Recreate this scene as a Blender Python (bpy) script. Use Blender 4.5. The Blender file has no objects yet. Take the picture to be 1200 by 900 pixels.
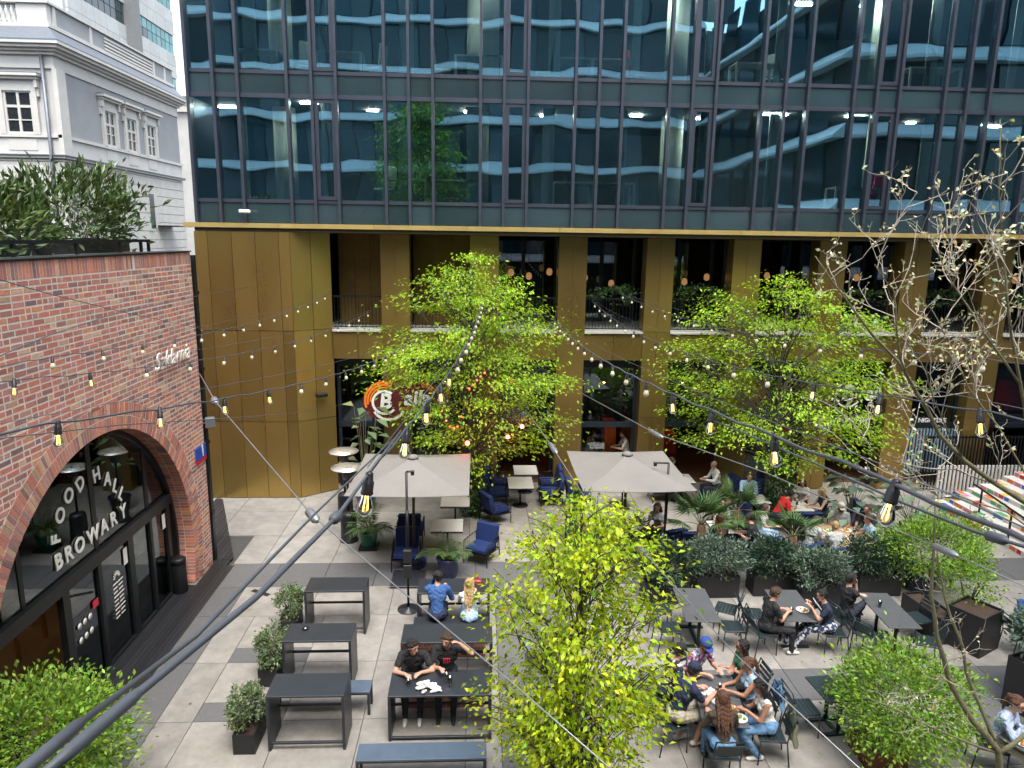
import bpy, math, random
import numpy as np
from mathutils import Vector, Matrix
from math import sin, cos, pi, radians, sqrt, atan2
rnd = random.Random(7)
S = bpy.context.scene
COL = S.collection

# ------------------------------------------------------------------ camera
F_PX, PITCH, ROLL, YAW, CAMH = 836.4, 0.20236, 0.014637, 0.04961, 8.0
cd = bpy.data.cameras.new('camera'); co = bpy.data.objects.new('camera', cd); COL.objects.link(co)
_f = Vector((sin(YAW)*cos(PITCH), cos(YAW)*cos(PITCH), -sin(PITCH)))
_r0 = Vector((cos(YAW), -sin(YAW), 0)); _u0 = _r0.cross(_f)
_r = _r0*cos(ROLL) + _u0*sin(ROLL); _u = -_r0*sin(ROLL) + _u0*cos(ROLL)
_m = Matrix((_r, _u, -_f)).transposed().to_4x4(); _m.translation = Vector((0, 0, CAMH))
co.matrix_world = _m
cd.sensor_fit = 'HORIZONTAL'; cd.sensor_width = 36.0; cd.lens = 36.0*F_PX/1200.0
cd.clip_start = 0.05; cd.clip_end = 2000
S.camera = co

# ------------------------------------------------------------------ world, sun, exposure
SUN_EL, SUN_AZ = radians(66), radians(165)     # azimuth clockwise from +Y: high sun behind the camera's right shoulder, veiled by thin cloud
W = bpy.data.worlds.new('World'); S.world = W; W.use_nodes = True
nt = W.node_tree; bg = nt.nodes['Background']
sky = nt.nodes.new('ShaderNodeTexSky'); sky.sky_type = 'NISHITA'; sky.sun_disc = False
sky.sun_elevation = SUN_EL; sky.sun_rotation = SUN_AZ; sky.dust_density = 3.0; sky.air_density = 1.2
hs = nt.nodes.new('ShaderNodeHueSaturation'); hs.inputs['Saturation'].default_value = 0.45
nt.links.new(sky.outputs[0], hs.inputs['Color']); nt.links.new(hs.outputs[0], bg.inputs['Color'])
bg.inputs['Strength'].default_value = 0.15
sl = bpy.data.lights.new('sun', 'SUN'); sl.energy = 1.35; sl.angle = radians(38); sl.color = (1, .95, .88)
so = bpy.data.objects.new('sun', sl); COL.objects.link(so)
_sd = Vector((sin(SUN_AZ)*cos(SUN_EL), cos(SUN_AZ)*cos(SUN_EL), sin(SUN_EL)))
so.rotation_euler = _sd.to_track_quat('Z', 'Y').to_euler(); so.location = (0, 0, 40)
S.view_settings.view_transform = 'Standard'; S.view_settings.look = 'None'
S.view_settings.exposure = 1.6; S.view_settings.gamma = 1.0; S.view_settings.use_curve_mapping = False
S.cycles.max_bounces = 6; S.cycles.transparent_max_bounces = 12
S.cycles.diffuse_bounces = 3; S.cycles.glossy_bounces = 3; S.cycles.transmission_bounces = 4
S.cycles.caustics_reflective = False; S.cycles.caustics_refractive = False
S.cycles.sample_clamp_indirect = 6.0

# ------------------------------------------------------------------ materials
MATS = {}
def mat(name, col, rough=.6, metal=0., var=.12, scale=8., bump=0., bscale=40., spec=.5, emit=None, estr=1., rand=0., stretch=None, attr=False, dirt=0., coat=0., obrand=0.):
    """procedural surface: base colour broken up by two noises, optional per-piece variation, dirt blotches, fine relief"""
    if name in MATS: return MATS[name]
    m = bpy.data.materials.new(name); m.use_nodes = True; MATS[name] = m
    t = m.node_tree; N = t.nodes; L = t.links; b = N['Principled BSDF']
    b.inputs['Roughness'].default_value = rough; b.inputs['Metallic'].default_value = metal
    b.inputs['Specular IOR Level'].default_value = spec
    if coat: b.inputs['Coat Weight'].default_value = coat; b.inputs['Coat Roughness'].default_value = .1
    tc = N.new('ShaderNodeTexCoord'); src = tc.outputs['Object']
    if stretch:
        mp = N.new('ShaderNodeMapping'); mp.inputs['Scale'].default_value = stretch; L.new(src, mp.inputs['Vector']); src = mp.outputs[0]
    if obrand or rand:   # shift the pattern per object so that copies differ
        oi = N.new('ShaderNodeObjectInfo'); ad = N.new('ShaderNodeVectorMath'); ad.operation = 'ADD'
        ml = N.new('ShaderNodeMath'); ml.operation = 'MULTIPLY'; ml.inputs[1].default_value = 37.
        L.new(oi.outputs['Random'], ml.inputs[0]); L.new(src, ad.inputs[0]); L.new(ml.outputs[0], ad.inputs[1]); src = ad.outputs[0]
    if attr:
        at = N.new('ShaderNodeAttribute'); at.attribute_name = 'tint'; base = at.outputs['Color']
    else:
        rg = N.new('ShaderNodeRGB'); rg.outputs[0].default_value = (*col, 1); base = rg.outputs[0]
    n1 = N.new('ShaderNodeTexNoise'); n1.inputs['Scale'].default_value = scale; n1.inputs['Detail'].default_value = 6.; n1.inputs['Roughness'].default_value = .65
    L.new(src, n1.inputs['Vector'])
    mr = N.new('ShaderNodeMapRange'); mr.inputs[1].default_value = .25; mr.inputs[2].default_value = .75
    mr.inputs[3].default_value = 1-var; mr.inputs[4].default_value = 1+var; L.new(n1.outputs[0], mr.inputs[0])
    val = mr.outputs[0]
    if rand:
        r2 = N.new('ShaderNodeMapRange'); r2.inputs[3].default_value = 1-rand; r2.inputs[4].default_value = 1+rand; L.new(oi.outputs['Random'], r2.inputs[0])
        mm = N.new('ShaderNodeMath'); mm.operation = 'MULTIPLY'; L.new(val, mm.inputs[0]); L.new(r2.outputs[0], mm.inputs[1]); val = mm.outputs[0]
    if dirt:
        n3 = N.new('ShaderNodeTexNoise'); n3.inputs['Scale'].default_value = scale*.22; n3.inputs['Detail'].default_value = 9.; n3.inputs['Roughness'].default_value = .75
        L.new(src, n3.inputs['Vector'])
        r3 = N.new('ShaderNodeMapRange'); r3.inputs[1].default_value = .42; r3.inputs[2].default_value = .68; r3.inputs[3].default_value = 1.; r3.inputs[4].default_value = 1-dirt
        L.new(n3.outputs[0], r3.inputs[0]); mm = N.new('ShaderNodeMath'); mm.operation = 'MULTIPLY'; L.new(val, mm.inputs[0]); L.new(r3.outputs[0], mm.inputs[1]); val = mm.outputs[0]
    mx = N.new('ShaderNodeVectorMath'); mx.operation = 'SCALE'; L.new(base, mx.inputs[0]); L.new(val, mx.inputs['Scale'])
    L.new(mx.outputs[0], b.inputs['Base Color'])
    rr = N.new('ShaderNodeMapRange'); rr.inputs[3].default_value = max(.02, rough-.12); rr.inputs[4].default_value = min(1, rough+.12)
    L.new(n1.outputs[0], rr.inputs[0]); L.new(rr.outputs[0], b.inputs['Roughness'])
    if bump:
        n2 = N.new('ShaderNodeTexNoise'); n2.inputs['Scale'].default_value = bscale; n2.inputs['Detail'].default_value = 5.
        L.new(src, n2.inputs['Vector']); bp = N.new('ShaderNodeBump'); bp.inputs['Strength'].default_value = bump; bp.inputs['Distance'].default_value = .02
        L.new(n2.outputs[0], bp.inputs['Height']); L.new(bp.outputs[0], b.inputs['Normal'])
    if emit: b.inputs['Emission Color'].default_value = (*emit, 1); b.inputs['Emission Strength'].default_value = estr
    return m

def glass(name, tint, refl=.12, rough=.02, wav=.0, trans=.6, wscale=.35, mirror=(.85, .94, 1), pvar=0.):
    """coated pane: Fresnel mirror over a tinted see-through sheet, slightly bowed so that mirrored lines wobble"""
    if name in MATS: return MATS[name]
    m = bpy.data.materials.new(name); m.use_nodes = True; MATS[name] = m
    t = m.node_tree; N = t.nodes; L = t.links; N.remove(N['Principled BSDF'])
    out = N['Material Output']; gl = N.new('ShaderNodeBsdfGlossy'); gl.inputs['Roughness'].default_value = rough; gl.inputs['Color'].default_value = (*mirror, 1)
    tr = N.new('ShaderNodeBsdfTransparent'); tr.inputs['Color'].default_value = (*[c*trans for c in tint], 1)
    fr = N.new('ShaderNodeFresnel'); fr.inputs['IOR'].default_value = 1.5
    ad = N.new('ShaderNodeMath'); ad.operation = 'ADD'; ad.inputs[1].default_value = refl; ad.use_clamp = True; L.new(fr.outputs[0], ad.inputs[0])
    mx = N.new('ShaderNodeMixShader'); L.new(ad.outputs[0], mx.inputs[0]); L.new(tr.outputs[0], mx.inputs[1]); L.new(gl.outputs[0], mx.inputs[2])
    L.new(mx.outputs[0], out.inputs['Surface'])
    if pvar:      # coating differs a little from pane to pane
        o2 = N.new('ShaderNodeObjectInfo'); hv = N.new('ShaderNodeMapRange'); hv.inputs[3].default_value = refl*(1-pvar); hv.inputs[4].default_value = refl*(1+pvar); L.new(o2.outputs['Random'], hv.inputs[0]); L.new(hv.outputs[0], ad.inputs[1])
    if wav:
        tc = N.new('ShaderNodeTexCoord'); oi = N.new('ShaderNodeObjectInfo'); a = N.new('ShaderNodeVectorMath'); a.operation = 'ADD'
        k = N.new('ShaderNodeMath'); k.operation = 'MULTIPLY'; k.inputs[1].default_value = 50; L.new(oi.outputs['Random'], k.inputs[0])
        L.new(tc.outputs['Object'], a.inputs[0]); L.new(k.outputs[0], a.inputs[1])
        n = N.new('ShaderNodeTexNoise'); n.inputs['Scale'].default_value = wscale; n.inputs['Detail'].default_value = 1.; L.new(a.outputs[0], n.inputs['Vector'])
        bp = N.new('ShaderNodeBump'); bp.inputs['Strength'].default_value = 1.; bp.inputs['Distance'].default_value = wav
        L.new(n.outputs[0], bp.inputs['Height']); L.new(bp.outputs[0], gl.inputs['Normal'])
    return m

def leafmat(name, col, trans=.35, rough=.45):
    if name in MATS: return MATS[name]
    m = bpy.data.materials.new(name); m.use_nodes = True; MATS[name] = m
    t = m.node_tree; N = t.nodes; L = t.links; b = N['Principled BSDF']; out = N['Material Output']
    at = N.new('ShaderNodeAttribute'); at.attribute_name = 'tint'
    rg = N.new('ShaderNodeRGB'); rg.outputs[0].default_value = (*col, 1)
    mu = N.new('ShaderNodeVectorMath'); mu.operation = 'MULTIPLY'; L.new(at.outputs['Color'], mu.inputs[0]); L.new(rg.outputs[0], mu.inputs[1])
    L.new(mu.outputs[0], b.inputs['Base Color']); b.inputs['Roughness'].default_value = rough
    tl = N.new('ShaderNodeBsdfTranslucent'); s2 = N.new('ShaderNodeVectorMath'); s2.operation = 'MULTIPLY'; s2.inputs[1].default_value = (1.1, 1.2, .6)
    L.new(mu.outputs[0], s2.inputs[0]); L.new(s2.outputs[0], tl.inputs['Color'])
    mx = N.new('ShaderNodeMixShader'); mx.inputs[0].default_value = trans; L.new(b.outputs[0], mx.inputs[1]); L.new(tl.outputs[0], mx.inputs[2]); L.new(mx.outputs[0], out.inputs['Surface'])
    return m

# ------------------------------------------------------------------ object helpers
def thing(name, label, cat, loc=(0, 0, 0), rz=0., group=None):
    o = bpy.data.objects.new(name, None); COL.objects.link(o); o.empty_display_size = .1
    o.location = loc; o.rotation_euler = (0, 0, rz)
    tag(o, label, cat, group); return o
def tag(o, label, cat, group=None):
    o['label'] = label; o['category'] = cat
    if group: o['group'] = group
    return o
def wloc(o):
    v = Vector(o.location)
    while o.parent: o = o.parent; v = v + Vector(o.location)
    return v
def link(name, me, parent=None, loc=(0, 0, 0), rz=0., struct=False, stuff=False, label=None):
    o = bpy.data.objects.new(name, me); COL.objects.link(o); o.location = loc; o.rotation_euler = (0, 0, rz)
    if parent: o.parent = parent
    if struct: o['kind'] = 'structure'
    if stuff: o['kind'] = 'stuff'
    if label: o['label'] = label
    return o
def dup(o, loc=None, rz=None, label=None, parent=None):
    c = o.copy(); COL.objects.link(c)
    if parent is not None: c.parent = parent
    if loc is not None: c.location = loc
    if rz is not None: c.rotation_euler = (0, 0, rz)
    if label: c['label'] = label
    for ch in list(o.children): dup(ch, parent=c)
    return c

class MB:
    """collects shapes, then links them as one mesh object"""
    def __init__(s): s.v = []; s.f = []; s.mi = []; s.n = 0; s.tint = []; s.cur = 0; s.ct = None; s.sm = []
    def add(s, verts, faces, smooth=False):
        for p in verts: s.v.append(tuple(p))
        for f in faces:
            s.f.append([i+s.n for i in f]); s.mi.append(s.cur); s.sm.append(smooth)
            if s.ct is not None: s.tint.append((s.ct, len(f)))
        s.n += len(verts); return s
    def box(s, x0, x1, y0, y1, z0, z1, M=None, ch=0.):
        if ch:
            vs = []; c = ch
            for z, q in ((z0, 1), (z0+c, 0), (z1-c, 0), (z1, 1)):
                e = c if q else 0
                a, b, d, g = x0+e, x1-e, y0+e, y1-e
                vs += [(a, d, z), (b, d, z), (b, g, z), (a, g, z)]
            fs = [(3, 2, 1, 0), (12, 13, 14, 15)]
            for k in range(3):
                for i in range(4): j = (i+1) % 4; fs.append((4*k+i, 4*k+j, 4*k+4+j, 4*k+4+i))
        else:
            vs = [(x, y, z) for z in (z0, z1) for x, y in ((x0, y0), (x1, y0), (x1, y1), (x0, y1))]
            fs = [(3, 2, 1, 0), (4, 5, 6, 7), (0, 1, 5, 4), (1, 2, 6, 5), (2, 3, 7, 6), (3, 0, 4, 7)]
        if M is not None: vs = [M @ Vector(p) for p in vs]
        return s.add(vs, fs)
    def cbox(s, c, d, rz=0., ch=0., rx=0., ry=0.):
        M = Matrix.Translation(c) @ Matrix.Rotation(rz, 4, 'Z') @ Matrix.Rotation(ry, 4, 'Y') @ Matrix.Rotation(rx, 4, 'X')
        return s.box(-d[0]/2, d[0]/2, -d[1]/2, d[1]/2, -d[2]/2, d[2]/2, M, ch)
    def tube(s, pts, r, n=6, caps=True):
        pts = [Vector(p) for p in pts]; k = len(pts)
        rs = [r]*k if not hasattr(r, '__len__') else r
        vs = []; prev = None
        for i, p in enumerate(pts):
            d = (pts[min(i+1, k-1)]-pts[max(i-1, 0)])
            if d.length < 1e-9: d = Vector((0, 0, 1))
            d.normalize()
            if prev is None:
                a = Vector((0, 0, 1)) if abs(d.z) < .9 else Vector((1, 0, 0)); u = d.cross(a).normalized()
            else: u = (prev-d*prev.dot(d)); u = u.normalized() if u.length > 1e-6 else d.orthogonal().normalized()
            prev = u; w = d.cross(u)
            for j in range(n): t = 2*pi*j/n; vs.append(p+(u*cos(t)+w*sin(t))*rs[i])
        fs = []
        for i in range(k-1):
            for j in range(n): j2 = (j+1) % n; fs.append((i*n+j, i*n+j2, (i+1)*n+j2, (i+1)*n+j))
        if caps: fs += [tuple(range(n))[::-1], tuple(range((k-1)*n, k*n))]
        return s.add(vs, fs, n > 5)
    def lathe(s, prof, c=(0, 0, 0), n=16, M=None):
        vs = []; k = len(prof)
        for r, z in prof:
            for j in range(n): t = 2*pi*j/n; vs.append((c[0]+r*cos(t), c[1]+r*sin(t), c[2]+z))
        if M is not None: vs = [M @ Vector(p) for p in vs]
        fs = [(i*n+j, i*n+(j+1) % n, (i+1)*n+(j+1) % n, (i+1)*n+j) for i in range(k-1) for j in range(n)]
        if prof[0][0] > 1e-4: fs.append(tuple(range(n))[::-1])
        if prof[-1][0] > 1e-4: fs.append(tuple(range((k-1)*n, k*n)))
        return s.add(vs, fs, True)
    def prism(s, poly, axis, a, b):
        """extrude a closed 2-D outline along x, y or z"""
        n = len(poly)
        def P(p, t): return {'x': (t, p[0], p[1]), 'y': (p[0], t, p[1]), 'z': (p[0], p[1], t)}[axis]
        vs = [P(p, a) for p in poly]+[P(p, b) for p in poly]
        return s.add(vs, [tuple(range(n))[::-1], tuple(range(n, 2*n))]+[(i, (i+1) % n, n+(i+1) % n, n+i) for i in range(n)])
    def ball(s, c, r, n=8, m=6, sq=(1, 1, 1)):
        prof = [(max(1e-5, r*sin(pi*i/m)), -r*cos(pi*i/m)) for i in range(m+1)]
        M = Matrix.Translation(c) @ Matrix.Diagonal((*sq, 1))
        return s.lathe(prof, (0, 0, 0), n, M)
    def mesh(s, name, mats, org=None):
        me = bpy.data.meshes.new(name); v = s.v
        if org is not None: v = [(p[0]-org[0], p[1]-org[1], p[2]-org[2]) for p in v]
        me.from_pydata([tuple(p) for p in v], [], s.f)
        if not isinstance(mats, (list, tuple)): mats = [mats]
        for m in mats: me.materials.append(m)
        if len(mats) > 1: me.polygons.foreach_set('material_index', s.mi)
        me.polygons.foreach_set('use_smooth', s.sm)
        if s.tint:
            at = me.color_attributes.new('tint', 'FLOAT_COLOR', 'CORNER'); a = []
            for c, k in s.tint: a += [c[0], c[1], c[2], 1.]*k
            at.data.foreach_set('color', a)
        me.update(); return me
    def build(s, name, mats, parent=None, static=True, **kw):
        org = wloc(parent) if (parent is not None and static) else None
        return link(name, s.mesh(name, mats, org), parent, **kw)

_BOX = {}
def pbox(name, m, parent, x0, x1, y0, y1, z0, z1, ch=0., label=None, **kw):
    """one box-shaped piece; pieces of equal size share their mesh"""
    k = (m.name, round(x1-x0, 3), round(y1-y0, 3), round(z1-z0, 3), ch)
    if k not in _BOX:
        b = MB(); b.cbox((0, 0, 0), (x1-x0, y1-y0, z1-z0), ch=ch); _BOX[k] = b.mesh(name, m)
    c = Vector(((x0+x1)/2, (y0+y1)/2, (z0+z1)/2))
    return link(name, _BOX[k], parent, c-(wloc(parent) if parent else Vector()), label=label, **kw)

def text_mesh(body, size, m, depth=.01, bold=0., shear=0.):
    cu = bpy.data.curves.new('lettering', 'FONT'); cu.body = body; cu.size = size; cu.extrude = depth; cu.offset = bold; cu.shear = shear
    cu.align_x = 'CENTER'; cu.align_y = 'CENTER'; cu.resolution_u = 3
    o = bpy.data.objects.new('lettering', cu); COL.objects.link(o)
    dg = bpy.context.evaluated_depsgraph_get(); me = bpy.data.meshes.new_from_object(o.evaluated_get(dg))
    bpy.data.objects.remove(o); me.materials.clear(); me.materials.append(m); return me
def letters(name, body, size, m, parent, loc, rot, **kw):
    me = text_mesh(body, size, m, **kw); o = bpy.data.objects.new(name, me); COL.objects.link(o)
    o.location = Vector(loc)-(wloc(parent) if parent else Vector()); o.rotation_euler = rot; o.parent = parent; return o
# ================================================================== GROUND
M_earth = mat('bedding', (.06, .058, .055), .95, var=.2)
M_light = mat('pale_concrete', (.275, .258, .234), .85, var=.24, scale=3.2, bump=.35, bscale=60, rand=.08, dirt=.2)
M_dark = mat('dark_granite', (.125, .125, .127), .8, var=.22, scale=60, bump=.3, bscale=120, rand=.10, dirt=.15)
M_blackdeck = mat('black_decking', (.018, .018, .021), .5, var=.3, scale=6, stretch=(8, 1, 1), rand=.25)
g = MB(); g.add([(-400, -300, -.06), (400, -300, -.06), (400, 700, -.06), (-400, 700, -.06)], [(0, 1, 2, 3)])
ground = g.build('ground', M_earth, struct=True)
JT = .012
def slab(x0, x1, y0, y1, m, z=0.): pbox('paving_slab', m, ground, x0+JT/2, x1-JT/2, y0+JT/2, y1-JT/2, -.055, z)
YS = [4.0, 5.69, 7.38, 9.07, 10.77, 12.46, 14.17, 15.48]
XS = [-5.32, -3.62, -1.9, -.16, .42]
for i in range(len(YS)-1):
    y0, y1 = YS[i], YS[i+1]
    slab(-6.02, -5.32, y0, y1, M_dark)
    for j in range(len(XS)-1):
        xa, xb = XS[j], XS[j+1]
        if j < 1 and y1 < 15.4:      # dark inlay strip at the near edge of every slab
            slab(xa, -4.72, y0, y1, M_light); slab(-4.72, -3.25, y0, y0+.5, M_dark); slab(-4.72, -3.25, y0+.5, y1, M_light)
        else:
            xx = -3.25 if j == 1 and y1 < 15.4 else xa
            slab(xx, xb, y0, y1, M_light)
# dark cross band, then the pale terrace up to the facade
x = -6.02
while x < 12: slab(x, x+1.2, 15.48, 16.69, M_dark); x += 1.2
for j in range(17):
    for i, (y0, y1) in enumerate(((16.69, 18.4), (18.4, 20.1), (20.1, 21.3), (21.3, 24.0))):
        xa = -7.0+1.7*j
        slab(max(xa, -6.0 if y0 < 18 else -7.0), xa+1.7, y0, y1, M_light)
for y0, y1 in ((18.4, 20.1), (20.1, 21.3)): slab(-8.1, -7.0, y0, y1, M_light)
# middle lane of darker paving and the dining terrace to its right
for i in range(len(YS)-1):
    slab(.42, 2.0, YS[i], YS[i+1], M_dark)
for j in range(10):
    xa = 2.0+1.28*j; xb = xa+1.28
    for y0, y1, m in ((4., 6., M_light), (6., 7.7, M_light), (7.7, 9.4, M_light), (9.4, 11.06, M_light), (11.06, 12.0, M_dark), (12.0, 13.75, M_light), (13.75, 15.48, M_light)):
        if m is M_light and xa > 8.3 and 9.4 <= y0 < 12: m = M_dark if xa < 9.7 else M_light
        slab(xa, xb, y0, y1, m)
for y0, y1 in ((13.75, 15.48), (12, 13.75), (10.3, 12), (8.6, 10.3)):
    for k in range(3): slab(14.8+2*k, 16.8+2*k, y0, y1, M_dark if k % 2 else M_light)
for y0, y1 in ((15.48, 16.69),):
    for k in range(6): slab(13.18+1.6*k, 14.78+1.6*k, y0, y1, M_dark)
# black decking strip that runs along the brick wall
k = 0; xx = -6.98
while xx < -6.03:
    pbox('deck_plank', M_blackdeck, ground, xx, xx+.088, 5.0, 16.9 if xx < -6.2 else 16.6, -.05, .004); xx += .094
for i in range(16):
    xx = -8.0+.118*i
    e0, e1 = [min(21.22, 17.0+(-6.1-q)*2.46) for q in (xx, xx+.110)]; m = MB(); m.prism([(xx, 16.92), (xx+.110, 16.92), (xx+.110, max(e1, 16.93)), (xx, max(e0, 16.93))], 'z', -.05, .004); m.build('deck_plank', M_blackdeck, ground)
# ================================================================== GLASS OFFICE BUILDING
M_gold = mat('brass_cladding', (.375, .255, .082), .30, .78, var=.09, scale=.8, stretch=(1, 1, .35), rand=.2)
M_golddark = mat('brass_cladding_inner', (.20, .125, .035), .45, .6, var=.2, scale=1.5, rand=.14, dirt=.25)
M_fascia = mat('pale_brass_edge', (.62, .46, .17), .4, .55, var=.1, scale=2, rand=.05)
M_mull = mat('slate_aluminium', (.052, .062, .085), .42, .35, var=.12, scale=3)
M_mulld = mat('dark_slate_frame', (.016, .024, .034), .4, .25, var=.15, scale=3)
G_vis = glass('vision_glass', (.86, 1., 1.), .25, .012, .010, .97, wscale=.6, mirror=(.43, .80, .98), pvar=.25)
G_sp = glass('spandrel_glass', (.62, .85, .86), .11, .03, .016, .9, wscale=.7, mirror=(.48, .78, 1), pvar=.3)
G_shop = glass('shop_glass', (.85, .92, .93), .06, .01, .004, .9)
M_span = mat('coated_spandrel_glass', (.030, .056, .066), .14, var=.15, scale=.5, spec=.9, coat=1., rand=.25, bump=.05, bscale=.8)
M_backpan = mat('spandrel_back_panel', (.48, .55, .55), .7, var=.2, scale=30, stretch=(1, 1, .02))
M_conc = mat('fair_faced_concrete', (.55, .58, .50), .75, var=.18, scale=2.5, bump=.2)
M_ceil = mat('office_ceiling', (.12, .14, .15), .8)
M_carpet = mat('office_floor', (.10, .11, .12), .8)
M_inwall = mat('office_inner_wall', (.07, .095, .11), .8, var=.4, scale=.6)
M_white = mat('white_paint', (.78, .78, .76), .5, var=.06)
M_soff = mat('soffit', (.09, .07, .035), .6)
M_slabw = mat('pale_slab_edge', (.47, .455, .42), .7, var=.1, dirt=.2)
M_rail = mat('black_railing', (.012, .013, .016), .45, .4)
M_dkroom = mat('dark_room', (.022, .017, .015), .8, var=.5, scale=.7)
M_lit = mat('lit_ceiling_lamp', (.9, .9, .85), .5, emit=(1, .95, .85), estr=58.)

OB = thing('office_building', 'glass office building over a brass clad podium with slanting pillars, facing the terrace', 'building', (4, 22, 0))
MX = [-8.03+.672*i for i in range(0)]
x = -8.03; MX = [x]; pat = [.69, .68, 1.36]
i = 0
while x < 23.5: x += [.672, .672, 1.345][i % 3] if i > 0 else .69; i += 1; MX.append(x)
# widths run narrow, narrow, wide
PG = 21.45
ZB = [8.32]; FL = []
z = 8.32
FLO = [(8.32, 8.88, 8.98, 11.72), (11.84, 12.36, 12.46, 15.16), (15.28, 15.80, 15.90, 18.6)]
for i, xx in enumerate(MX):
    pbox('mullion', M_mull, OB, xx-.04, xx+.04, PG-.15, PG+.05, 8.31, 18.72)
for (a, b, c, d) in FLO:
    for z0, z1, dep in ((b, c, .03), (d, d+.12, .07)):
        for i in range(len(MX)-1):
            pbox('transom', M_mull, OB, MX[i]+.045, MX[i+1]-.045, PG-dep, PG+.05, z0, z1)
    for i in range(len(MX)-1):
        x0, x1 = MX[i]+.047, MX[i+1]-.047
        pbox('spandrel_panel', M_span, OB, x0, x1, PG, PG+.012, a, b)
        pbox('window_pane', G_vis, OB, x0, x1, PG, PG+.012, c, d)
        if i % 6 == 4:        # opening vent with a heavier frame
            f = MB(); t = .1
            f.box(x0, x0+t, PG-.05, PG-.003, c, d); f.box(x1-t, x1, PG-.05, PG-.003, c, d)
            f.box(x0+t, x1-t, PG-.05, PG-.003, c, c+t); f.box(x0+t, x1-t, PG-.05, PG-.003, d-t, d)
            f.build('vent_frame', M_mull, OB)
    pbox('back_panel', M_backpan, OB, MX[0], MX[-1], PG+.16, PG+.2, a-.05, b+.02)
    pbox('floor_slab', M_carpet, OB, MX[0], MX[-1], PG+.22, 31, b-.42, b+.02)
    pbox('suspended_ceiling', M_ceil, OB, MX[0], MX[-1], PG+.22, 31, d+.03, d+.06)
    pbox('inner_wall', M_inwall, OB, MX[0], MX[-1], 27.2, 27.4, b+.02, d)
    for k, xc in enumerate((-5.9, -.02, 6.05, 12.1, 18.1)):
        cc = MB(); cc.lathe([(.34, b+.02), (.34, d+.03)], (xc, 23.2, 0), 20); cc.build('round_column', M_conc, OB)
    for k in range(14):       # slim partition posts and blinds inside
        xc = MX[0]+.9+2.25*k+.5*rnd.random()
        pbox('blind', mat('pale_blind', (.42, .46, .45), .8, var=.15), OB, xc, xc+.22+.3*rnd.random(), 22.05, 22.09, b+.02, d)
    for k in range(13):       # recessed strip lights
        xc = -7.2+2.3*k+rnd.uniform(-.9, .9); L_ = rnd.uniform(.4, 1.2); yl = rnd.uniform(21.9, 23.6)
        pbox('ceiling_lamp', M_lit, OB, xc, xc+L_*.6, yl, yl+.10, d-.02, d)
pbox('roof_slab', M_mull, OB, -8.1, MX[-1]+.1, PG-.1, 31, 18.73, 19.0)
pbox('side_wall', M_mull, OB, -8.1, -8.04, PG+.06, 31, 8.3, 18.72)
# brass edge strip
x = -8.38
while x < 24: pbox('edge_strip', M_fascia, OB, x+.004, min(x+2.69, 24)-.004, 21.2, 22.6, 8.17, 8.30); x += 2.69
pbox('soffit', M_soff, OB, -8.1, 24, 21.3, 31, 8.06, 8.165)
# left solid volume: tall brass panels in three tiers, then a splayed return
xs = [-8.12, -7.75, -7.07, -6.41, -5.74, -5.42]
for z0, z1 in ((0.02, 2.42), (2.435, 5.19), (5.205, 8.055)):
    for a, b in zip(xs, xs[1:]): pbox('cladding_panel', M_gold, OB, a+.006, b-.006, 21.25, 21.30, z0, z1)
    P0, P1 = Vector((-5.42, 21.25)), Vector((-4.42, 22.0)); 
    for k, (ta, tb) in enumerate(((0, .5), (.5, 1))):
        a = P0.lerp(P1, ta+.006); b = P0.lerp(P1, tb-.006); n = Vector((b-a)).orthogonal().normalized()*.05
        if n.y < 0: n = -n
        m = MB(); m.prism([(a.x, a.y), (b.x, b.y), (b.x+n.x, b.y+n.y), (a.x+n.x, a.y+n.y)], 'z', z0, z1); m.build('cladding_panel', M_gold, OB)
pbox('core_wall', M_dkroom, OB, -8.1, -5.45, 21.31, 31, 0, 8.05)
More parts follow.
